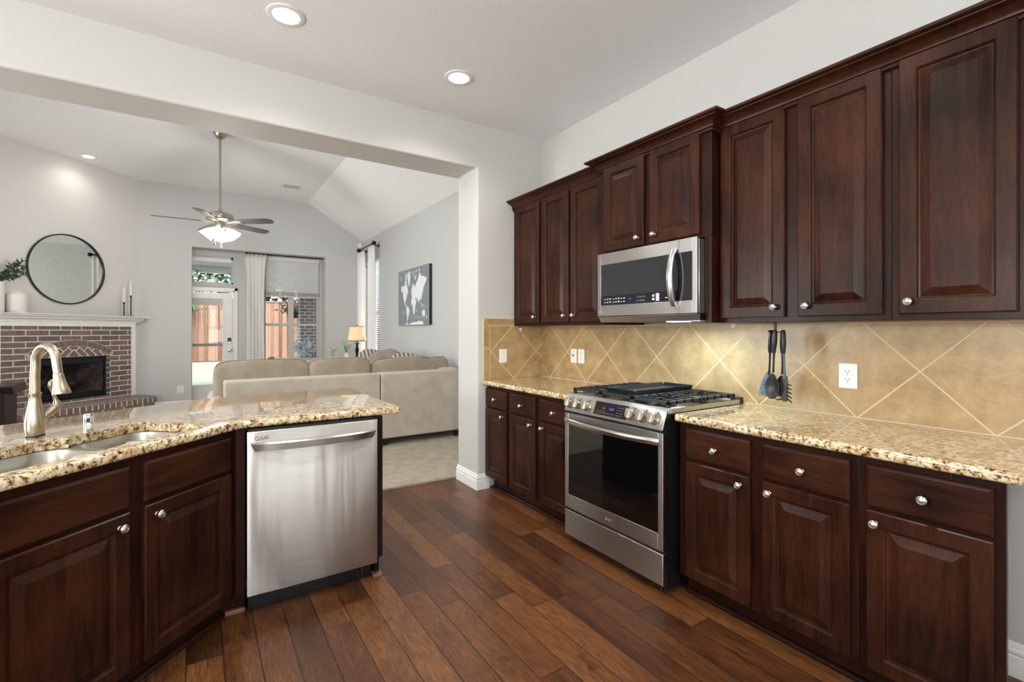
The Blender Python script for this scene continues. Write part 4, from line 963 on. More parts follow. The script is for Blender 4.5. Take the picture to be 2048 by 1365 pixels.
# arch: shallow segment through (+-.555, 1.0) rising to 1.19
hw, z_s, z_c = .538, 1.03, 1.195; rise = z_c - z_s; Ro = (hw * hw + rise * rise) / (2 * rise); zc0 = z_c - Ro
am = math.asin(hw / Ro); bk = MB(); nb_ = 15
for k in range(nb_):
    a0 = -am + 2 * am * (k + .07) / nb_; a1 = -am + 2 * am * (k + .93) / nb_
    P = [(cxa + r_ * math.sin(a), zc0 + r_ * math.cos(a)) for r_, a in ((Ro, a0), (Ro, a1), (Ro - .078, a1), (Ro - .078, a0))]
    bk.prism(P, 'y', -.134, -.11)
mt = MB(); P = [(cxa + (Ro + .009) * math.sin(a), zc0 + (Ro + .009) * math.cos(a)) for a in [-am * 1.03 + 2.06 * am * k / 20 for k in range(21)]]
mt.prism(P + [(cxa + hw + .005, oz1 - .0), (cxa - hw - .005, oz1 - .0)], 'y', -.127, -.10); mt.build('arch_mortar', M_MORTAR, fp)
bk.build('arch_bricks', M_B1, fp, bevel=.002)
Ri = Ro - .088; P = []
for k in range(21):
    a = -am + 2 * am * k / 20; x_, z_ = cxa + Ri * math.sin(a), zc0 + Ri * math.cos(a)
    if z_ > oz1 + .004: P.append((x_, z_))
MB().prism(P + [(P[-1][0], oz1 + .004), (P[0][0], oz1 + .004)], 'y', -.130, -.10).build('chevron_bricks', M_BRICKC, fp)
# side reveals of the opening, metal insert
for a0 in (ox0, ox1 - .004): MB().box(a0, a0 + .004, -.1205, -.01, oz0, oz1).build('reveal_bricks', MATS.setdefault('reveal_brick', None) or MATS.__setitem__('reveal_brick', brick_mat('reveal_brick', 'wall', .30, .0765)) or MATS['reveal_brick'], fp)
ins = MB(); iy = -.055
ins.box(ox0 + .01, ox0 + .055, iy, iy + .02, oz0, oz1 - .004); ins.box(ox1 - .055, ox1 - .01, iy, iy + .02, oz0, oz1 - .004); ins.box(ox0 + .055, ox1 - .055, iy, iy + .02, oz1 - .10, oz1 - .004); ins.box(ox0 + .055, ox1 - .055, iy, iy + .02, oz0, oz0 + .09)
for z in (.03, .055): ins.box(ox0 + .01, ox1 - .01, iy - .008, iy, oz1 - z - .018, oz1 - z); ins.box(ox0 + .01, ox1 - .01, iy - .008, iy, oz0 + z - .02, oz0 + z - .005)
ins.build('firebox_frame', plain('firebox_black', (26, 28, 34), .3, .3), fp, bevel=.001)
cav = MB(); cx0, cx1, cz0, cz1 = ox0 + .055, ox1 - .055, oz0 + .09, oz1 - .10
cav.add([(cx0, iy, cz0), (cx1, iy, cz0), (cx1, iy, cz1), (cx0, iy, cz1), (cx0 + .12, .35, cz0), (cx1 - .12, .35, cz0), (cx1 - .12, .35, cz1 - .05), (cx0 + .12, .35, cz1 - .05)], [(4, 5, 6, 7), (0, 4, 7, 3), (1, 5, 6, 2), (0, 1, 5, 4), (3, 2, 6, 7)])
cav.build('firebox', brick_mat('soot_brick', 'wall', .2, .07, .006, (40, 34, 30), (28, 24, 22), (58, 50, 44)), fp)
gt = MB()
for x in (-1.25, -1.1, -.95): gt.tube([(x, .10, .50), (x, .0, .47), (x, -.01, .53)], .007, 6)
gt.tube([(-1.3, .05, .475), (-.9, .05, .475)], .007, 6); gt.build('fire_grate', M_BLACK, fp)
lg = MB(); lg.tube([(-1.30, .10, .52), (-.92, .06, .56)], .035, 10); lg.tube([(-1.2, .04, .56), (-.90, .14, .62)], .025, 10); lg.build('logs', plain('charred_log', (44, 36, 30), .9), fp)
# white surround
w_ = MB(); w_.box(bx1, -.165, -.135, -.002, .30, 1.40); w_.box(bx0 - .07, bx0, -.135, -.002, .30, 1.40); w_.box(bx0 - .07, -.165, -.135, -.002, 1.392, 1.455)
w_.box(bx0 - .07, -.160, -.142, -.002, 1.445, 1.465)
w_.build('surround', M_TRIM, fp, bevel=.003)
mp = [(-.002, 1.465), (-.145, 1.465), (-.150, 1.478), (-.165, 1.490), (-.185, 1.500), (-.190, 1.515), (-.205, 1.522), (-.225, 1.528), (-.225, 1.556), (-.218, 1.562), (-.002, 1.562)]
mm = MB(); mm.prism([(a, z) for a, z in mp], 'x', -2.25, -.075); mm.box(-2.27, -.0, -.225, -.002, 1.532, 1.562); mm.build('mantel_shelf', M_TRIM, fp, bevel=.002, ang=20)
# hearth
hs_ = MB(); hs_.prism([(-2.2, -.62), (-.34, -.70), (-.19, -.50), (-.18, -.002), (-2.2, -.002)], 'z', .0, .225); hs_.build('hearth_base', M_BRICK, fp)
hs_ = MB(); hs_.prism([(-2.2, -.60), (-.31, -.71), (-.17, -.50), (-.16, -.002), (-2.2, -.002)], 'z', .225, .300); hs_.build('hearth_cap', M_BRICKR, fp, bevel=.004)

# mirror and mantel things (same diagonal frame)
mi = thing('round_mirror', 'large round mirror with a thin dark frame above the mantel', 'mirror', FP, FR)
MB().lathe([(0, 0), (.487, 0), (.487, .006), (0, .006)], 72, Matrix.Translation((-1.062, -.004, 2.21)) @ Matrix.Rotation(R(90), 4, 'X')).build('glass', M_MIRROR, mi)
tr_ = MB(); L = []
Mt = Matrix.Translation((-1.062, -.004, 2.21)) @ Matrix.Rotation(R(90), 4, 'X')
for k in range(72):
    a = 2 * PI * k / 72; L.append([tuple(Mt @ Vector((r_ * math.cos(a), r_ * math.sin(a), z_))) for r_, z_ in ((.484, 0), (.500, 0), (.500, .026), (.484, .026))])
L.append(L[0]); tr_.loops(L, False, False).build('frame', M_BLK, mi)
def on_mantel(name, label, cat, s, off, z=1.562, group=None):
    p = Vector((-.829, 9.97, 0)) + Vector((.7071, .7071, 0)) * s + Vector((.7071, -.7071, 0)) * off
    return thing(name, label, cat, (p.x, p.y, z), FR, group)
for nm, lb, s, off, h, c in (('candle_holder', 'shorter black metal taper candle holder on the right end of the mantel', -.345, .12, .215, .225), ('candle_holder', 'taller black metal taper candle holder at the very end of the mantel', -.235, .12, .33, .235)):
    t = on_mantel(nm, lb, 'candle holder', s, off)
    MB().lathe([(0, 0), (.040, 0), (.040, .006), (.009, .010), (.0085, h - .03), (.012, h - .026), (.018, h - .018), (.012, h - .012), (.012, h + .004), (0, h + .004)], 20).build('stand', M_BLK, t)
    cnd = on_mantel('taper_candle', 'white taper candle in the %s black holder on the mantel' % ('shorter' if h < .3 else 'taller'), 'candle', s, off, 1.562 + h + .004)
    cc = MB().lathe([(.0115, 0), (.010, c * .7), (.0075, c), (0, c + .004)], 14).build('wax', M_WAX, cnd); MB().cyl((0, 0, c), (0, 0, c + .012), .001, 5).build('wick', M_SLOT, cnd)
t = on_mantel('ceramic_jar', 'squat white ceramic jar on the mantel beside the taller vase', 'vase', -1.735, .12)
MB().lathe([(0, 0), (.100, 0), (.104, .010), (.104, .215), (.098, .238), (.075, .252), (.062, .256), (.062, .268), (.052, .268), (.050, .24), (0, .23)], 32).build('body', M_CERAM, t, ang=25)
t = on_mantel('tall_vase', 'tall white vase holding olive sprigs at the left edge', 'vase', -1.955, .12)
MB().lathe([(0, 0), (.080, 0), (.085, .010), (.085, .36), (.080, .385), (.070, .385), (.07, .34), (0, .33)], 32).build('body', M_CERAM, t)
t = on_mantel('olive_sprigs', 'grey-green olive sprigs standing in the tall white vase', 'plant', -1.955, .12, 1.90)
rnd = random.Random(3)
for b_ in range(11):
    az = R(rnd.uniform(-70, 60)) if b_ < 8 else R(rnd.uniform(90, 270)); ln = rnd.uniform(.34, .58); up = rnd.uniform(.5, 1.2)
    P = [Vector((0, 0, 0))]
    for k in range(1, 9):
        u = k / 8; P.append(Vector((math.cos(az) * ln * .62 * u ** 1.3, math.sin(az) * ln * .18 * u - .04 * u, ln * up * (u - .25 * u * u) * .8)))
    stx = MB().tube(P, [.003 - .0002 * k for k in range(9)], 5).build('stem', M_DARKW, t)
    lv = MB()
    for k in range(26):
        u = rnd.uniform(.35, 1.0); i = min(int(u * 8), 7); p = P[i].lerp(P[i + 1], u * 8 - i) if i < 8 else P[8]
        d = Vector((rnd.uniform(-1, 1), rnd.uniform(-.6, .6), rnd.uniform(-.5, .9))).normalized(); sd_ = d.cross(Vector((0, 1, .3))).normalized() * .0085; l_ = rnd.uniform(.045, .075)
        up_ = Vector((0, .003, 0))
        lv.add([tuple(p), tuple(p + d * l_ * .5 + sd_), tuple(p + d * l_), tuple(p + d * l_ * .5 - sd_), tuple(p + d * l_ * .5 + up_)], [(0, 1, 4), (1, 2, 4), (2, 3, 4), (3, 0, 4)])
    lv.build('leaves', M_LEAF, t, smooth=False)
# dark console by the hearth
cb_ = thing('media_console', 'dark wood console with a moulded top at the left edge, in front of the hearth', 'cabinet', (0, 0, 0))
MB().box(-2.8, -1.60, 6.66, 7.05, .03, .71).build('body', M_DARKW, cb_, bevel=.003)
MB().prism([(6.60, .785), (6.60, .765), (6.625, .755), (6.64, .725), (6.66, .705), (7.06, .705), (7.06, .785)], 'x', -2.84, -1.535).build('top', M_DARKW, cb_, bevel=.002)
MB().box(-2.2, -1.68, 6.645, 6.66, .10, .66).build('door', M_DARKW, cb_, bevel=.004)
MB().box(-2.78, -1.62, 6.68, 7.03, 0, .03).build('plinth', M_DARKW, cb_)

# ------------------------------------------------------------------ sectional sofa
sfa = thing('sofa_section', 'beige linen sofa section, its low back turned to the kitchen', 'sofa', (0, 0, 0), 0, None)
MB().box(.21, 1.71, 5.36, 6.20, .11, .44).build('seat_base', M_SOFA, sfa, bevel=.02, seg=3)
MB().box(.20, 1.716, 5.33, 5.55, .10, .842).build('back_frame', M_SOFA, sfa, bevel=.018, seg=3)
MB().prism([(.0, .10), (.16, .10), (.16, .60), (.14, .66), (.08, .685), (.02, .66), (.0, .60)], 'y', 5.42, 6.24).build('arm', M_SOFA, sfa, bevel=.02, seg=3).location = (.075, 0, 0)
def bc(w, d, h, x, y, z, par, seed, rx=0, rz=0, mat=M_CUSH, name='back_cushion', e1=.34, e2=.3, sag=0):
    o = cushion(w, d, h, e1, e2, seed, .013, sag=sag).build(name, mat, par, ang=80); o.location = (x, y, z); o.rotation_euler = (rx, 0, rz)
    if w > d:
        P = []
        for k in range(41):
            a = 2 * PI * k / 40; xx, zz = sq(math.cos(a), .30), sq(math.sin(a), .34); P.append((xx * w / 2 * .972, -d * .335, h / 2 + zz * h / 2 * (.955 + .012 * math.sin(5 * xx + seed))))
        MB().tube(P, .0065, 6).build('piping', M_PIPE, o)
    return o
bc(.92, .22, .50, .575, 5.66, .53, sfa, 1, R(-8), 0); bc(.70, .22, .49, 1.352, 5.66, .53, sfa, 2, R(-8), 0)
MB().box(.24, 1.70, 5.72, 6.22, .40, .56).build('seat_cushion', M_SOFA, sfa, bevel=.04, seg=4)
for x, y in ((.27, 5.40), (1.62, 5.40), (.27, 6.12), (1.62, 6.12)): MB().lathe([(0, .016), (.028, .016), (.035, .03), (.035, .07), (.025, .09), (.03, .105), (0, .105)], 16, None, (x, y, 0)).build('foot', M_BLK, sfa)
sfb = thing('corner_sofa_section', 'beige linen sofa section along the right wall, side panel towards the kitchen', 'sofa', (0, 0, 0), 0, None)
MB().box(1.734, 2.75, 5.36, 7.9, .11, .44).build('seat_base', M_SOFA, sfb, bevel=.02, seg=3)
MB().box(1.724, 2.76, 5.325, 5.55, .10, .846).build('side_panel', M_SOFA, sfb, bevel=.018, seg=3)
MB().box(2.55, 2.765, 5.50, 7.9, .12, .86).build('back_frame', M_SOFA, sfb, bevel=.02, seg=3)
bc(.80, .24, .47, 2.10, 5.68, .53, sfb, 4, R(-8)); bc(.42, .26, .46, 2.52, 5.70, .53, sfb, 5, R(-10), R(6))
for k, y in enumerate((6.35, 7.2)): bc(.22, .85, .46, 2.44, y, .53, sfb, 8 + k)
MB().box(1.76, 2.5, 5.75, 7.88, .40, .56).build('seat_cushion', M_SOFA, sfb, bevel=.04, seg=4)
for x, y in ((1.785, 5.40), (2.70, 5.40), (1.80, 7.8), (2.70, 7.8)): MB().lathe([(0, .016), (.030, .016), (.038, .03), (.038, .065), (.026, .075), (.026, .085), (.034, .09), (.034, .105), (0, .105)], 18, None, (x, y, 0)).build('foot', M_BLK, sfb)
def pillow(label, x, y, z, w, h, rx, ry, rz, mat, seed):
    o = cushion(w, .17, h, .62, .45, seed, .006, nu=40, nv=24).build('throw_pillow', mat, None, ang=80); o.location = (x, y, z); o.rotation_euler = (R(rx), R(ry), R(rz)); tag(o, label, 'pillow', 'throw pillows on the sectional sofa'); return o
pillow('striped throw pillow furthest left of the four pillows, leaning in the corner', 2.16, 7.25, .60, .50, .46, -20, 14, -20, M_STRIPE, 11)
pillow('plain brown throw pillow standing upright between two patterned ones', 2.21, 6.60, .60, .50, .47, -12, -8, -40, M_PILW, 12)
pillow('light folded-looking throw pillow right of the brown one', 2.30, 6.18, .58, .48, .46, -16, 10, -25, M_STRIPE, 13)
pillow('tan throw pillow lying lowest, rightmost of the four', 2.38, 5.98, .58, .46, .42, -22, 18, -12, M_SOFA, 14)

# end table, lamp, vases in the far right corner
et = thing('end_table', 'dark end table in the far corner behind the sofa', 'table', (2.34, 9.30, .0))
MB().box(-.42, .42, -.28, .28, .70, .735).build('table_top', M_DARKW, et, bevel=.004)
for x in (-.38, .38):
    for y in (-.24, .24): MB().box(x - .025, x + .025, y - .025, y + .025, .016, .70).build('leg', M_DARKW, et)
lm = thing('table_lamp', 'lit table lamp with a cream bell shade and turned dark base', 'lamp', (2.54, 9.30, .735))
MB().lathe([(0, 0), (.065, 0), (.068, .010), (.055, .022), (.030, .035), (.022, .055), (.028, .075), (.036, .09), (.030, .105), (.020, .12), (.024, .15), (.034, .20), (.036, .235), (.028, .265), (.020, .30), (.018, .33), (.034, .345), (.040, .355), (.02, .362), (.012, .37), (.010, .40), (0, .40)], 28).build('base', M_DARKW, lm)
MB().cyl((0, 0, .39), (0, 0, .69), .004, 8).build('harp_rod', M_BRONZE, lm)
MB().lathe([(0, 0), (.007, .004), (.010, .014), (.004, .024), (0, .026)], 12, None, (0, 0, .685)).build('finial', M_BRONZE, lm)
MB().lathe([(.178, .405), (.172, .43), (.160, .48), (.150, .54), (.145, .60), (.142, .665), (.141, .675)], 36, cap=False).build('lamp_shade', M_SHADE, lm, sol=.002)
rg_ = MB()
for r_, z in ((.179, .405), (.142, .675)): rg_.lathe([(r_ - .003, z - .004), (r_ + .0015, z - .004), (r_ + .0015, z + .004), (r_ - .003, z + .004), (r_ - .003, z - .004)], 36, cap=False)
rg_.build('shade_trim', plain('shade_trim_brown', (120, 96, 70), .7), lm)
bb = MB().lathe([(0, -.04), (.012, -.035), (.022, -.01), (.030, .02), (.024, .045), (0, .055)], 16, None, (0, 0, .51)).build('bulb', emis('warm_bulb', (255, 230, 190), 12), lm)
l = bpy.data.lights.new('lamp_bulb', 'POINT'); l.energy = 7; l.shadow_soft_size = .035; l.color = (1, .88, .72); lo = bpy.data.objects.new('lamp_bulb', l); C.objects.link(lo); lo.location = (2.54, 9.30, 1.25)
def vase(label, flabel, x, y, h, fh, n, seed, mats):
    t = thing('bud_vase', label, 'vase', (x, y, .735)); r_ = h * .30
    MB().lathe([(0, 0), (r_, 0), (r_ * 1.05, h * .1), (r_ * .95, h * .55), (r_ * .6, h * .75), (r_ * .5, h * .9), (r_ * .62, h), (r_ * .5, h), (r_ * .4, h * .85), (0, h * .8)], 22).build('body', M_CERAM, t)
    f = thing('cut_flowers', flabel, 'flowers', (x, y, .735 + h * .8)); rn = random.Random(seed); st_ = MB(); pt = MB(); lf = MB()
    for k in range(n):
        a = rn.uniform(0, 6.28); rr = rn.uniform(.02, .09); top = Vector((rr * math.cos(a), rr * math.sin(a), fh * rn.uniform(.6, 1)))
        st_.tube([(0, 0, 0), tuple(top * .5 + Vector((0, 0, .02))), tuple(top)], .0022, 5)
        for j in range(7):
            d = Vector((rn.uniform(-1, 1), rn.uniform(-1, 1), rn.uniform(-.4, 1))).normalized() * .028; s2 = d.cross(Vector((.3, .2, 1))).normalized() * .014; c_ = top + d * .2
            (pt if j < 5 else lf).add([tuple(c_), tuple(c_ + d * .6 + s2), tuple(c_ + d * 1.2), tuple(c_ + d * .6 - s2)], [(0, 1, 2), (0, 2, 3)])
    st_.build('stems', M_LEAF2, f); pt.build('petals', mats[0], f, smooth=False); lf.build('leaves', mats[1], f, smooth=False)
vase('taller white bud vase next to the lamp base', 'white flowers in the taller bud vase next to the lamp', 2.33, 9.28, .18, .26, 16, 5, (M_PETAL, M_LEAF2))
vase('small white bud vase at the left end of the table', 'small green and white sprig in the smaller bud vase', 2.08, 9.30, .11, .18, 9, 6, (M_PETAL, M_LEAF2))

# ------------------------------------------------------------------ curtains and rods
def curtain(name, label, x0, x1, y, z0, z1, folds, amp, along='x', seed=0, flare=0.0, cat='curtain'):
    rn = random.Random(seed); nx_, nz2 = folds * 10, 22; vs = []; fs = []
    for j in range(nz2 + 1):
        v = j / nz2; z = z1 + (z0 - z1) * v; pin = 1 - math.exp(-v * 9); sq_ = 1 + .10 * v - .06 * math.sin(PI * v) + flare * math.exp(-v * 12)
        for i in range(nx_ + 1):
            u = i / nx_; x = (x0 + x1) / 2 + (u - .5) * (x1 - x0) * sq_
            a = amp * (.45 + .55 * pin); w = math.sin(u * folds * 2 * PI + .5 * math.sin(3 * v)) * a + a * .25 * math.sin(u * folds * 5.1 + 4 * v)
            vs.append((x, y + w, z) if along == 'x' else (y + w, x, z))
    for j in range(nz2):
        for i in range(nx_): k = j * (nx_ + 1) + i; fs.append((k, k + 1, k + nx_ + 2, k + nx_ + 1))
    o = MB().add(vs, fs).build(name, M_CURT, None, ang=80, sol=.003); tag(o, label, cat); return o
curtain('curtain', 'white pleated curtain panel between the glazed door and the double window', .745, 1.035, YF + .14, .08, 2.765, 5, .030, seed=1, flare=.28)
r1 = thing('curtain_rod', 'dark rod end above the curtain between door and window', 'curtain rod', (0, 0, 0)); MB().cyl((.74, YF + .14, 2.772), (2.09, YF + .14, 2.772), .009, 10).build('rod', M_BRONZE, r1)
MB().lathe([(0, -.02), (.018, -.012), (.022, 0), (.018, .012), (0, .02)], 14, Matrix.Rotation(R(90), 4, 'Y'), (.74, YF + .14, 2.772)).build('finial', M_BRONZE, r1)
curtain('curtain', 'white curtain panel deepest in the corner on the side window rod', 9.42, 9.80, 2.70, .10, 2.90, 4, .035, 'y', 2, flare=.12)
curtain('curtain', 'white curtain panel nearer the viewer on the side window rod', 8.84, 9.14, 2.72, .10, 2.93, 4, .035, 'y', 3, flare=.10)
r2 = thing('side_curtain_rod', 'dark bronze curtain rod with ball finials on the side wall corner', 'curtain rod', (0, 0, 0))
MB().cyl((2.72, 8.84, 2.965), (2.72, 9.84, 2.965), .011, 12).build('rod', M_BRONZE, r2)
for y, sg in ((8.84, -1), (9.84, 1)):
    MB().lathe([(0, -.05), (.020, -.045), (.036, -.03), (.042, -.008), (.036, .014), (.018, .03), (.024, .036), (.024, .044), (.014, .05), (.014, .09), (0, .09)], 18, Matrix.Rotation(R(-90 * 1), 4, 'X') if sg < 0 else Matrix.Rotation(R(90), 4, 'X'), (2.72, y, 2.965)).build('finial', M_BRONZE, r2)
    bm_ = MB(); bm_.tube([(XL - .003, y - sg * .10, 2.94), (2.78, y - sg * .10, 2.94), (2.72, y - sg * .10, 2.955)], .012, 8); bm_.lathe([(0, 0), (.03, 0), (.03, .01), (0, .012)], 14, Matrix.Rotation(R(-90), 4, 'Y'), (XL - .001, y - sg * .10, 2.94)); bm_.build('bracket', M_BRONZE, r2)

# ------------------------------------------------------------------ wall art (local x along the wall towards the viewer, front faces the room)
AW, AH = 1.285, .895
art = thing('wall_art', 'grey canvas print of a white world map on the right living room wall', 'picture', (XL - .045, 7.765, 1.42), RZ)
MB().box(0, AW, 0, .044, 0, AH).build('canvas', plain('canvas_grey', (132, 139, 144), .8), art, bevel=.002)
MB().box(AW - .001, AW + .001, .001, .044, .001, AH - .001).build('canvas_edge', M_BLK, art)
def img(px, py):   # picture coordinates read off the print, 0..1
    return (px * AW, (1 - py) * AH)
land = [
 [(.11,.30),(.13,.28),(.16,.29),(.24,.27),(.30,.23),(.31,.29),(.34,.36),(.35,.42),(.31,.45),(.30,.50),(.27,.55),(.28,.58),(.25,.57),(.24,.60),(.27,.63),(.29,.66),(.26,.65),(.22,.60),(.19,.52),(.17,.42),(.14,.37),(.12,.40),(.11,.36)],
 [(.29,.67),(.33,.66),(.38,.71),(.40,.74),(.38,.80),(.35,.86),(.33,.92),(.325,.96),(.31,.94),(.31,.84),(.29,.76),(.285,.71)],
 [(.33,.08),(.38,.04),(.42,.07),(.42,.18),(.40,.26),(.37,.32),(.355,.28),(.335,.18)],
 [(.25,.14),(.29,.06),(.31,.10),(.29,.18),(.26,.20)],
 [(.23,.21),(.27,.19),(.30,.22),(.28,.25),(.24,.25)],
 [(.46,.46),(.46,.38),(.50,.31),(.52,.27),(.55,.30),(.55,.35),(.60,.30),(.66,.22),(.70,.14),(.73,.10),(.76,.17),(.82,.18),(.90,.21),(.93,.24),(.91,.28),(.87,.32),(.86,.36),(.84,.35),(.83,.40),(.81,.46),(.79,.50),(.78,.54),(.77,.60),(.76,.56),(.73,.57),(.70,.60),(.69,.63),(.66,.57),(.63,.55),(.60,.52),(.58,.54),(.62,.58),(.60,.63),(.58,.70),(.57,.78),(.54,.83),(.52,.80),(.51,.74),(.50,.66),(.46,.64),(.45,.58),(.48,.50)],
 [(.79,.78),(.82,.75),(.84,.77),(.85,.73),(.88,.78),(.88,.84),(.85,.87),(.82,.84),(.80,.84)],
 [(.76,.62),(.79,.66),(.81,.69),(.79,.69),(.77,.66)],[(.82,.66),(.87,.69),(.85,.70)],[(.56,.20),(.60,.13),(.62,.14),(.58,.22)],[(.51,.12),(.54,.09),(.52,.16)],[(.69,.04),(.71,.03),(.73,.09),(.71,.09)],[(.60,.06),(.63,.04),(.62,.08)],[(.44,.30),(.47,.28),(.46,.32)],
 [(.17,.995),(.24,.985),(.30,.975),(.32,.93),(.33,.97),(.37,.995)],[(.36,.995),(.44,.965),(.54,.945),(.60,.955),(.68,.935),(.78,.935),(.82,.95),(.83,.975),(.83,.995)],[(.92,.86),(.94,.84),(.93,.90),(.915,.91)],[(.61,.74),(.63,.73),(.62,.78)],
]
mp_ = MB()
for pl in land: mp_.prism([img(*p) for p in pl], 'y', -.0012, -.0002)
mp_.build('map_print', plain('map_white', (232, 233, 235), .8), art, smooth=False)
text('title_lettering', 'World Adventures', .075, plain('art_title', (186, 188, 182), .8), art, (.30, -.001, AH - .085), sx=.95)
text('motto_lettering', 'LET THE ADVENTURE BEGIN', .052, plain('art_title', (186, 188, 182), .8), art, (.48, -.001, .098), sx=.88)
cmp_ = MB()
for k in range(8):
    a = k * PI / 4; l_ = .075 if k % 2 == 0 else .04; d = Vector((math.cos(a), math.sin(a))); s_ = Vector((-d.y, d.x)) * .010; c0 = Vector((.24, .20))
    cmp_.prism([tuple(c0 - s_), tuple(c0 + s_), tuple(c0 + d * l_)], 'y', -.0012, -.0002)
cmp_.build('compass_rose', plain('art_title', (186, 188, 182), .8), art, smooth=False)
tx = MB(); rn = random.Random(9)
for k in range(2): tx.box(.06, .17, -.0012, -.0002, AH - .12 - k * .03, AH - .105 - k * .03)
tx.build('small_print', plain('art_title', (186, 188, 182), .8), art)

# ------------------------------------------------------------------ garden and patio
struct(MB().box(-3.5, 6.5, YD + .13, 13.4, -.15, -.02).build('patio_slab', M_PATIO))
struct(MB().prism([(13.4, -.03), (20.3, .23), (20.3, -.4), (13.4, -.4)], 'x', -5, 12).build('lawn', M_LAWN))
fn_ = thing('garden_fence', 'tall cedar board fence along the back of the lawn', 'fence', (0, 0, 0))
fb = MB(); x = -3.0; rn = random.Random(4)
while x < 9.0: fb.box(x, x + .132, 20.0 + rn.uniform(-.006, .006), 20.02, .26, 2.40); x += .14
fb.build('boards', M_FENCE, fn_); fr_ = MB(); fr_.box(-3, 9, 20.02, 20.07, 2.05, 2.14); fr_.box(-3, 9, 19.97, 20.05, 2.40, 2.44); fr_.box(-3, 9, 20.02, 20.07, .5, .6); fr_.build('rails', M_FENCE, fn_)
pcx = thing('patio_column', 'pale brick column standing outside the double window', 'column', (2.17, 12.2, -.02)); MB().box(-.20, .20, -.20, .20, 0, 2.62).build('brickwork', M_BRICKO, pcx)
struct(MB().box(-3.5, 4.2, 12.25, 12.45, 2.595, 2.725).build('patio_beam', M_TRIM)); struct(MB().box(-3.5, 4.2, YD + .13, 12.5, 2.725, 2.80).build('patio_ceiling', paint('patio_ceiling_paint', (214, 206, 200))))
struct(MB().box(2.75, 2.87, YD + .13, 13.0, -.02, 2.72).build('patio_side_wall', paint('patio_wall_paint', (206, 208, 220))))
sg_ = thing('string_lights', 'string of garden bulbs draped under the patio beam', 'string lights', (0, 0, 0)); P = []
for k in range(49):
    u = k / 48; P.append((-1.2 + 4.0 * u, 11.2 + .5 * u, 2.60 - .13 * abs(math.sin(u * PI * 4))))
MB().tube(P, .006, 6).build('cable', M_BLK, sg_)
for k in range(2, 48, 4):
    x, y, z = P[k]; MB().lathe([(0, -.01), (.014, -.012), (.014, -.05), (0, -.05)], 10, None, (x, y, z)).build('socket', M_BLK, sg_); MB().lathe([(.010, -.05), (.028, -.075), (.026, -.10), (0, -.115)], 12, None, (x, y, z)).build('bulb', M_PETAL, sg_)
def leafy(name, label, cat, loc, rx, ry, rz, n, size, mat, seed, kind=None):
    rn = random.Random(seed); m = MB()
    for k in range(n):
        d = Vector((rn.gauss(0, .45) * rx, rn.gauss(0, .45) * ry, rn.gauss(0, .42) * rz)); a = Vector((rn.uniform(-1, 1), rn.uniform(-1, 1), rn.uniform(-1, 1))).normalized() * size * rn.uniform(.6, 1.3); b = a.cross(Vector((rn.uniform(-1, 1), rn.uniform(-1, 1), .4))).normalized() * size * .45
        m.add([tuple(d), tuple(d + a * .5 + b), tuple(d + a), tuple(d + a * .5 - b)], [(0, 1, 2), (0, 2, 3)])
    o = m.build(name, mat, None, smooth=False); o.location = loc; tag(o, label, cat, None, kind); return o
for i, (x, y, z, w) in enumerate(((-.6, 22.2, 3.7, 2.6), (2.4, 22.6, 3.9, 2.4), (5.4, 23.2, 3.6, 2.6))):
    tt = thing('garden_tree', ('leafy green tree beyond the fence above the glazed door', 'leafy green tree beyond the middle of the fence', 'leafy green tree beyond the right end of the fence')[i], 'tree', (x, y, 0))
    f_ = leafy('foliage', 'x', 'x', (0, 0, z), w, 1.2, 1.7, 1500, .20, plain('tree_leaf', (84, 120, 74), .7) if i != 1 else plain('tree_leaf_dark', (66, 100, 74), .7), 20 + i)
    for kk in ('label', 'category'): del f_[kk]
    f_.parent = tt; MB().cyl((0, 0, 0), (0, 0, 3.4), .12, 10).build('trunk', M_DARKW, tt)
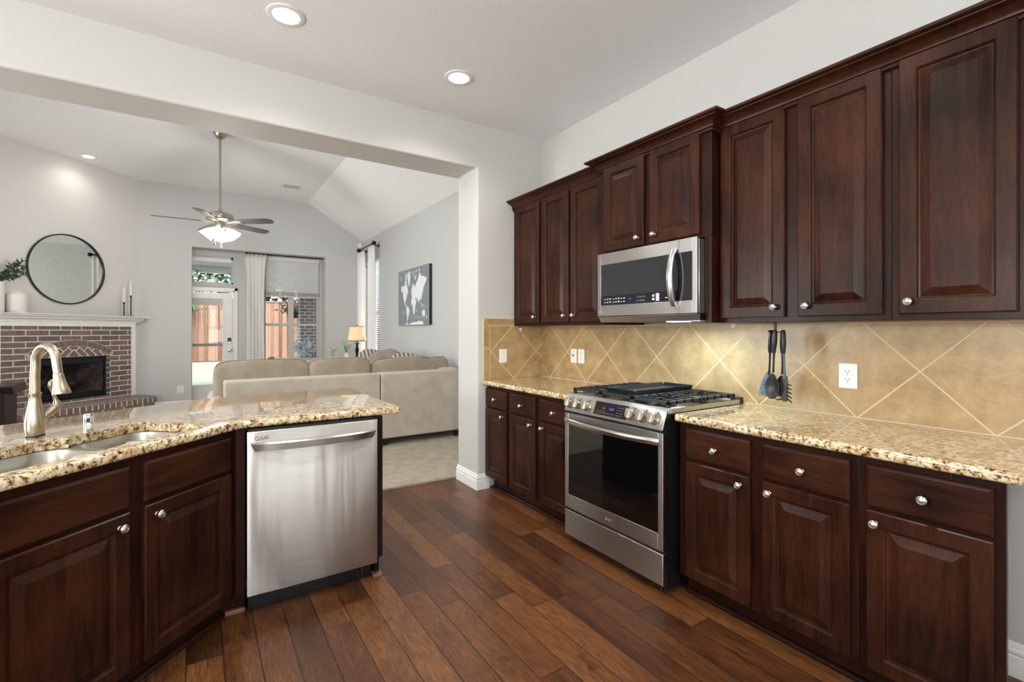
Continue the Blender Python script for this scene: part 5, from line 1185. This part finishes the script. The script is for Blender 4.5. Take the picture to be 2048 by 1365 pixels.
def basket(label, x, y, z, sd_):
    t = thing('hanging_basket', label, 'plant', (x, y, z)); MB().lathe([(0, 0), (.10, .01), (.14, .14), (.15, .15), (.12, .15), (0, .12)], 18).build('pot', M_BLK, t)
    for nm, mt_, dz, n_2 in (('leaves', M_LEAF2, .22, 170), ('flowers', M_PETALP, .36, 90)):
        f_ = leafy(nm, 'x', 'x', (0, 0, dz), .28, .2, .14 if nm == 'leaves' else .2, n_2, .06, mt_, sd_); sd_ += 1
        for kk in ('label', 'category'): del f_[kk]
        f_.parent = t
    MB().tube([(0, .0, .15), (0, .0, .98)] if y < 15 else [(0, 0, .15), (0, 0, .42), (0, .26, .47)], .006, 6).build('hanger', M_BLK, t)
basket('hanging basket of pink flowers seen through the glazed door', -.28, 19.72, 1.95, 40)
basket('hanging basket of pink flowers left of the brick column', 1.86, 12.35, 1.62, 50)
pt_ = thing('patio_table', 'white patio table outside the double window', 'table', (1.98, 11.35, -.02))
MB().lathe([(0, .72), (.48, .72), (.50, .735), (.48, .75), (0, .75)], 36).build('table_top', M_TRIM, pt_)
for k in range(4): a = R(45 + 90 * k); MB().cyl((.38 * math.cos(a), .38 * math.sin(a), 0), (.3 * math.cos(a), .3 * math.sin(a), .72), .02, 8).build('leg', M_TRIM, pt_)
f_ = leafy('white_bouquet', 'pale flower arrangement standing on the patio table', 'flowers', (1.92, 11.30, .95), .20, .15, .16, 220, .09, M_PETAL, 60)
pl_ = thing('planter_box', 'small white planter of green plants at the left end of the outside window ledge', 'planter', (1.22, 10.62, .60)); MB().box(-.10, .12, -.07, .07, 0, .10).build('box', M_CERAM, pl_, bevel=.004)
g_ = leafy('leaves', 'x', 'x', (0, 0, .14), .10, .07, .07, 120, .045, M_LEAF2, 70)
for kk in ('label', 'category'): del g_[kk]
g_.parent = pl_
struct(MB().box(1.0, 2.6, YD + .13, YD + .55, .50, .60).build('exterior_ledge', M_TRIM))
for o in list(bpy.data.objects):
    if o.type == 'MESH' and o.parent is None and not o.get('label') and not o.get('kind'): o['kind'] = 'structure'
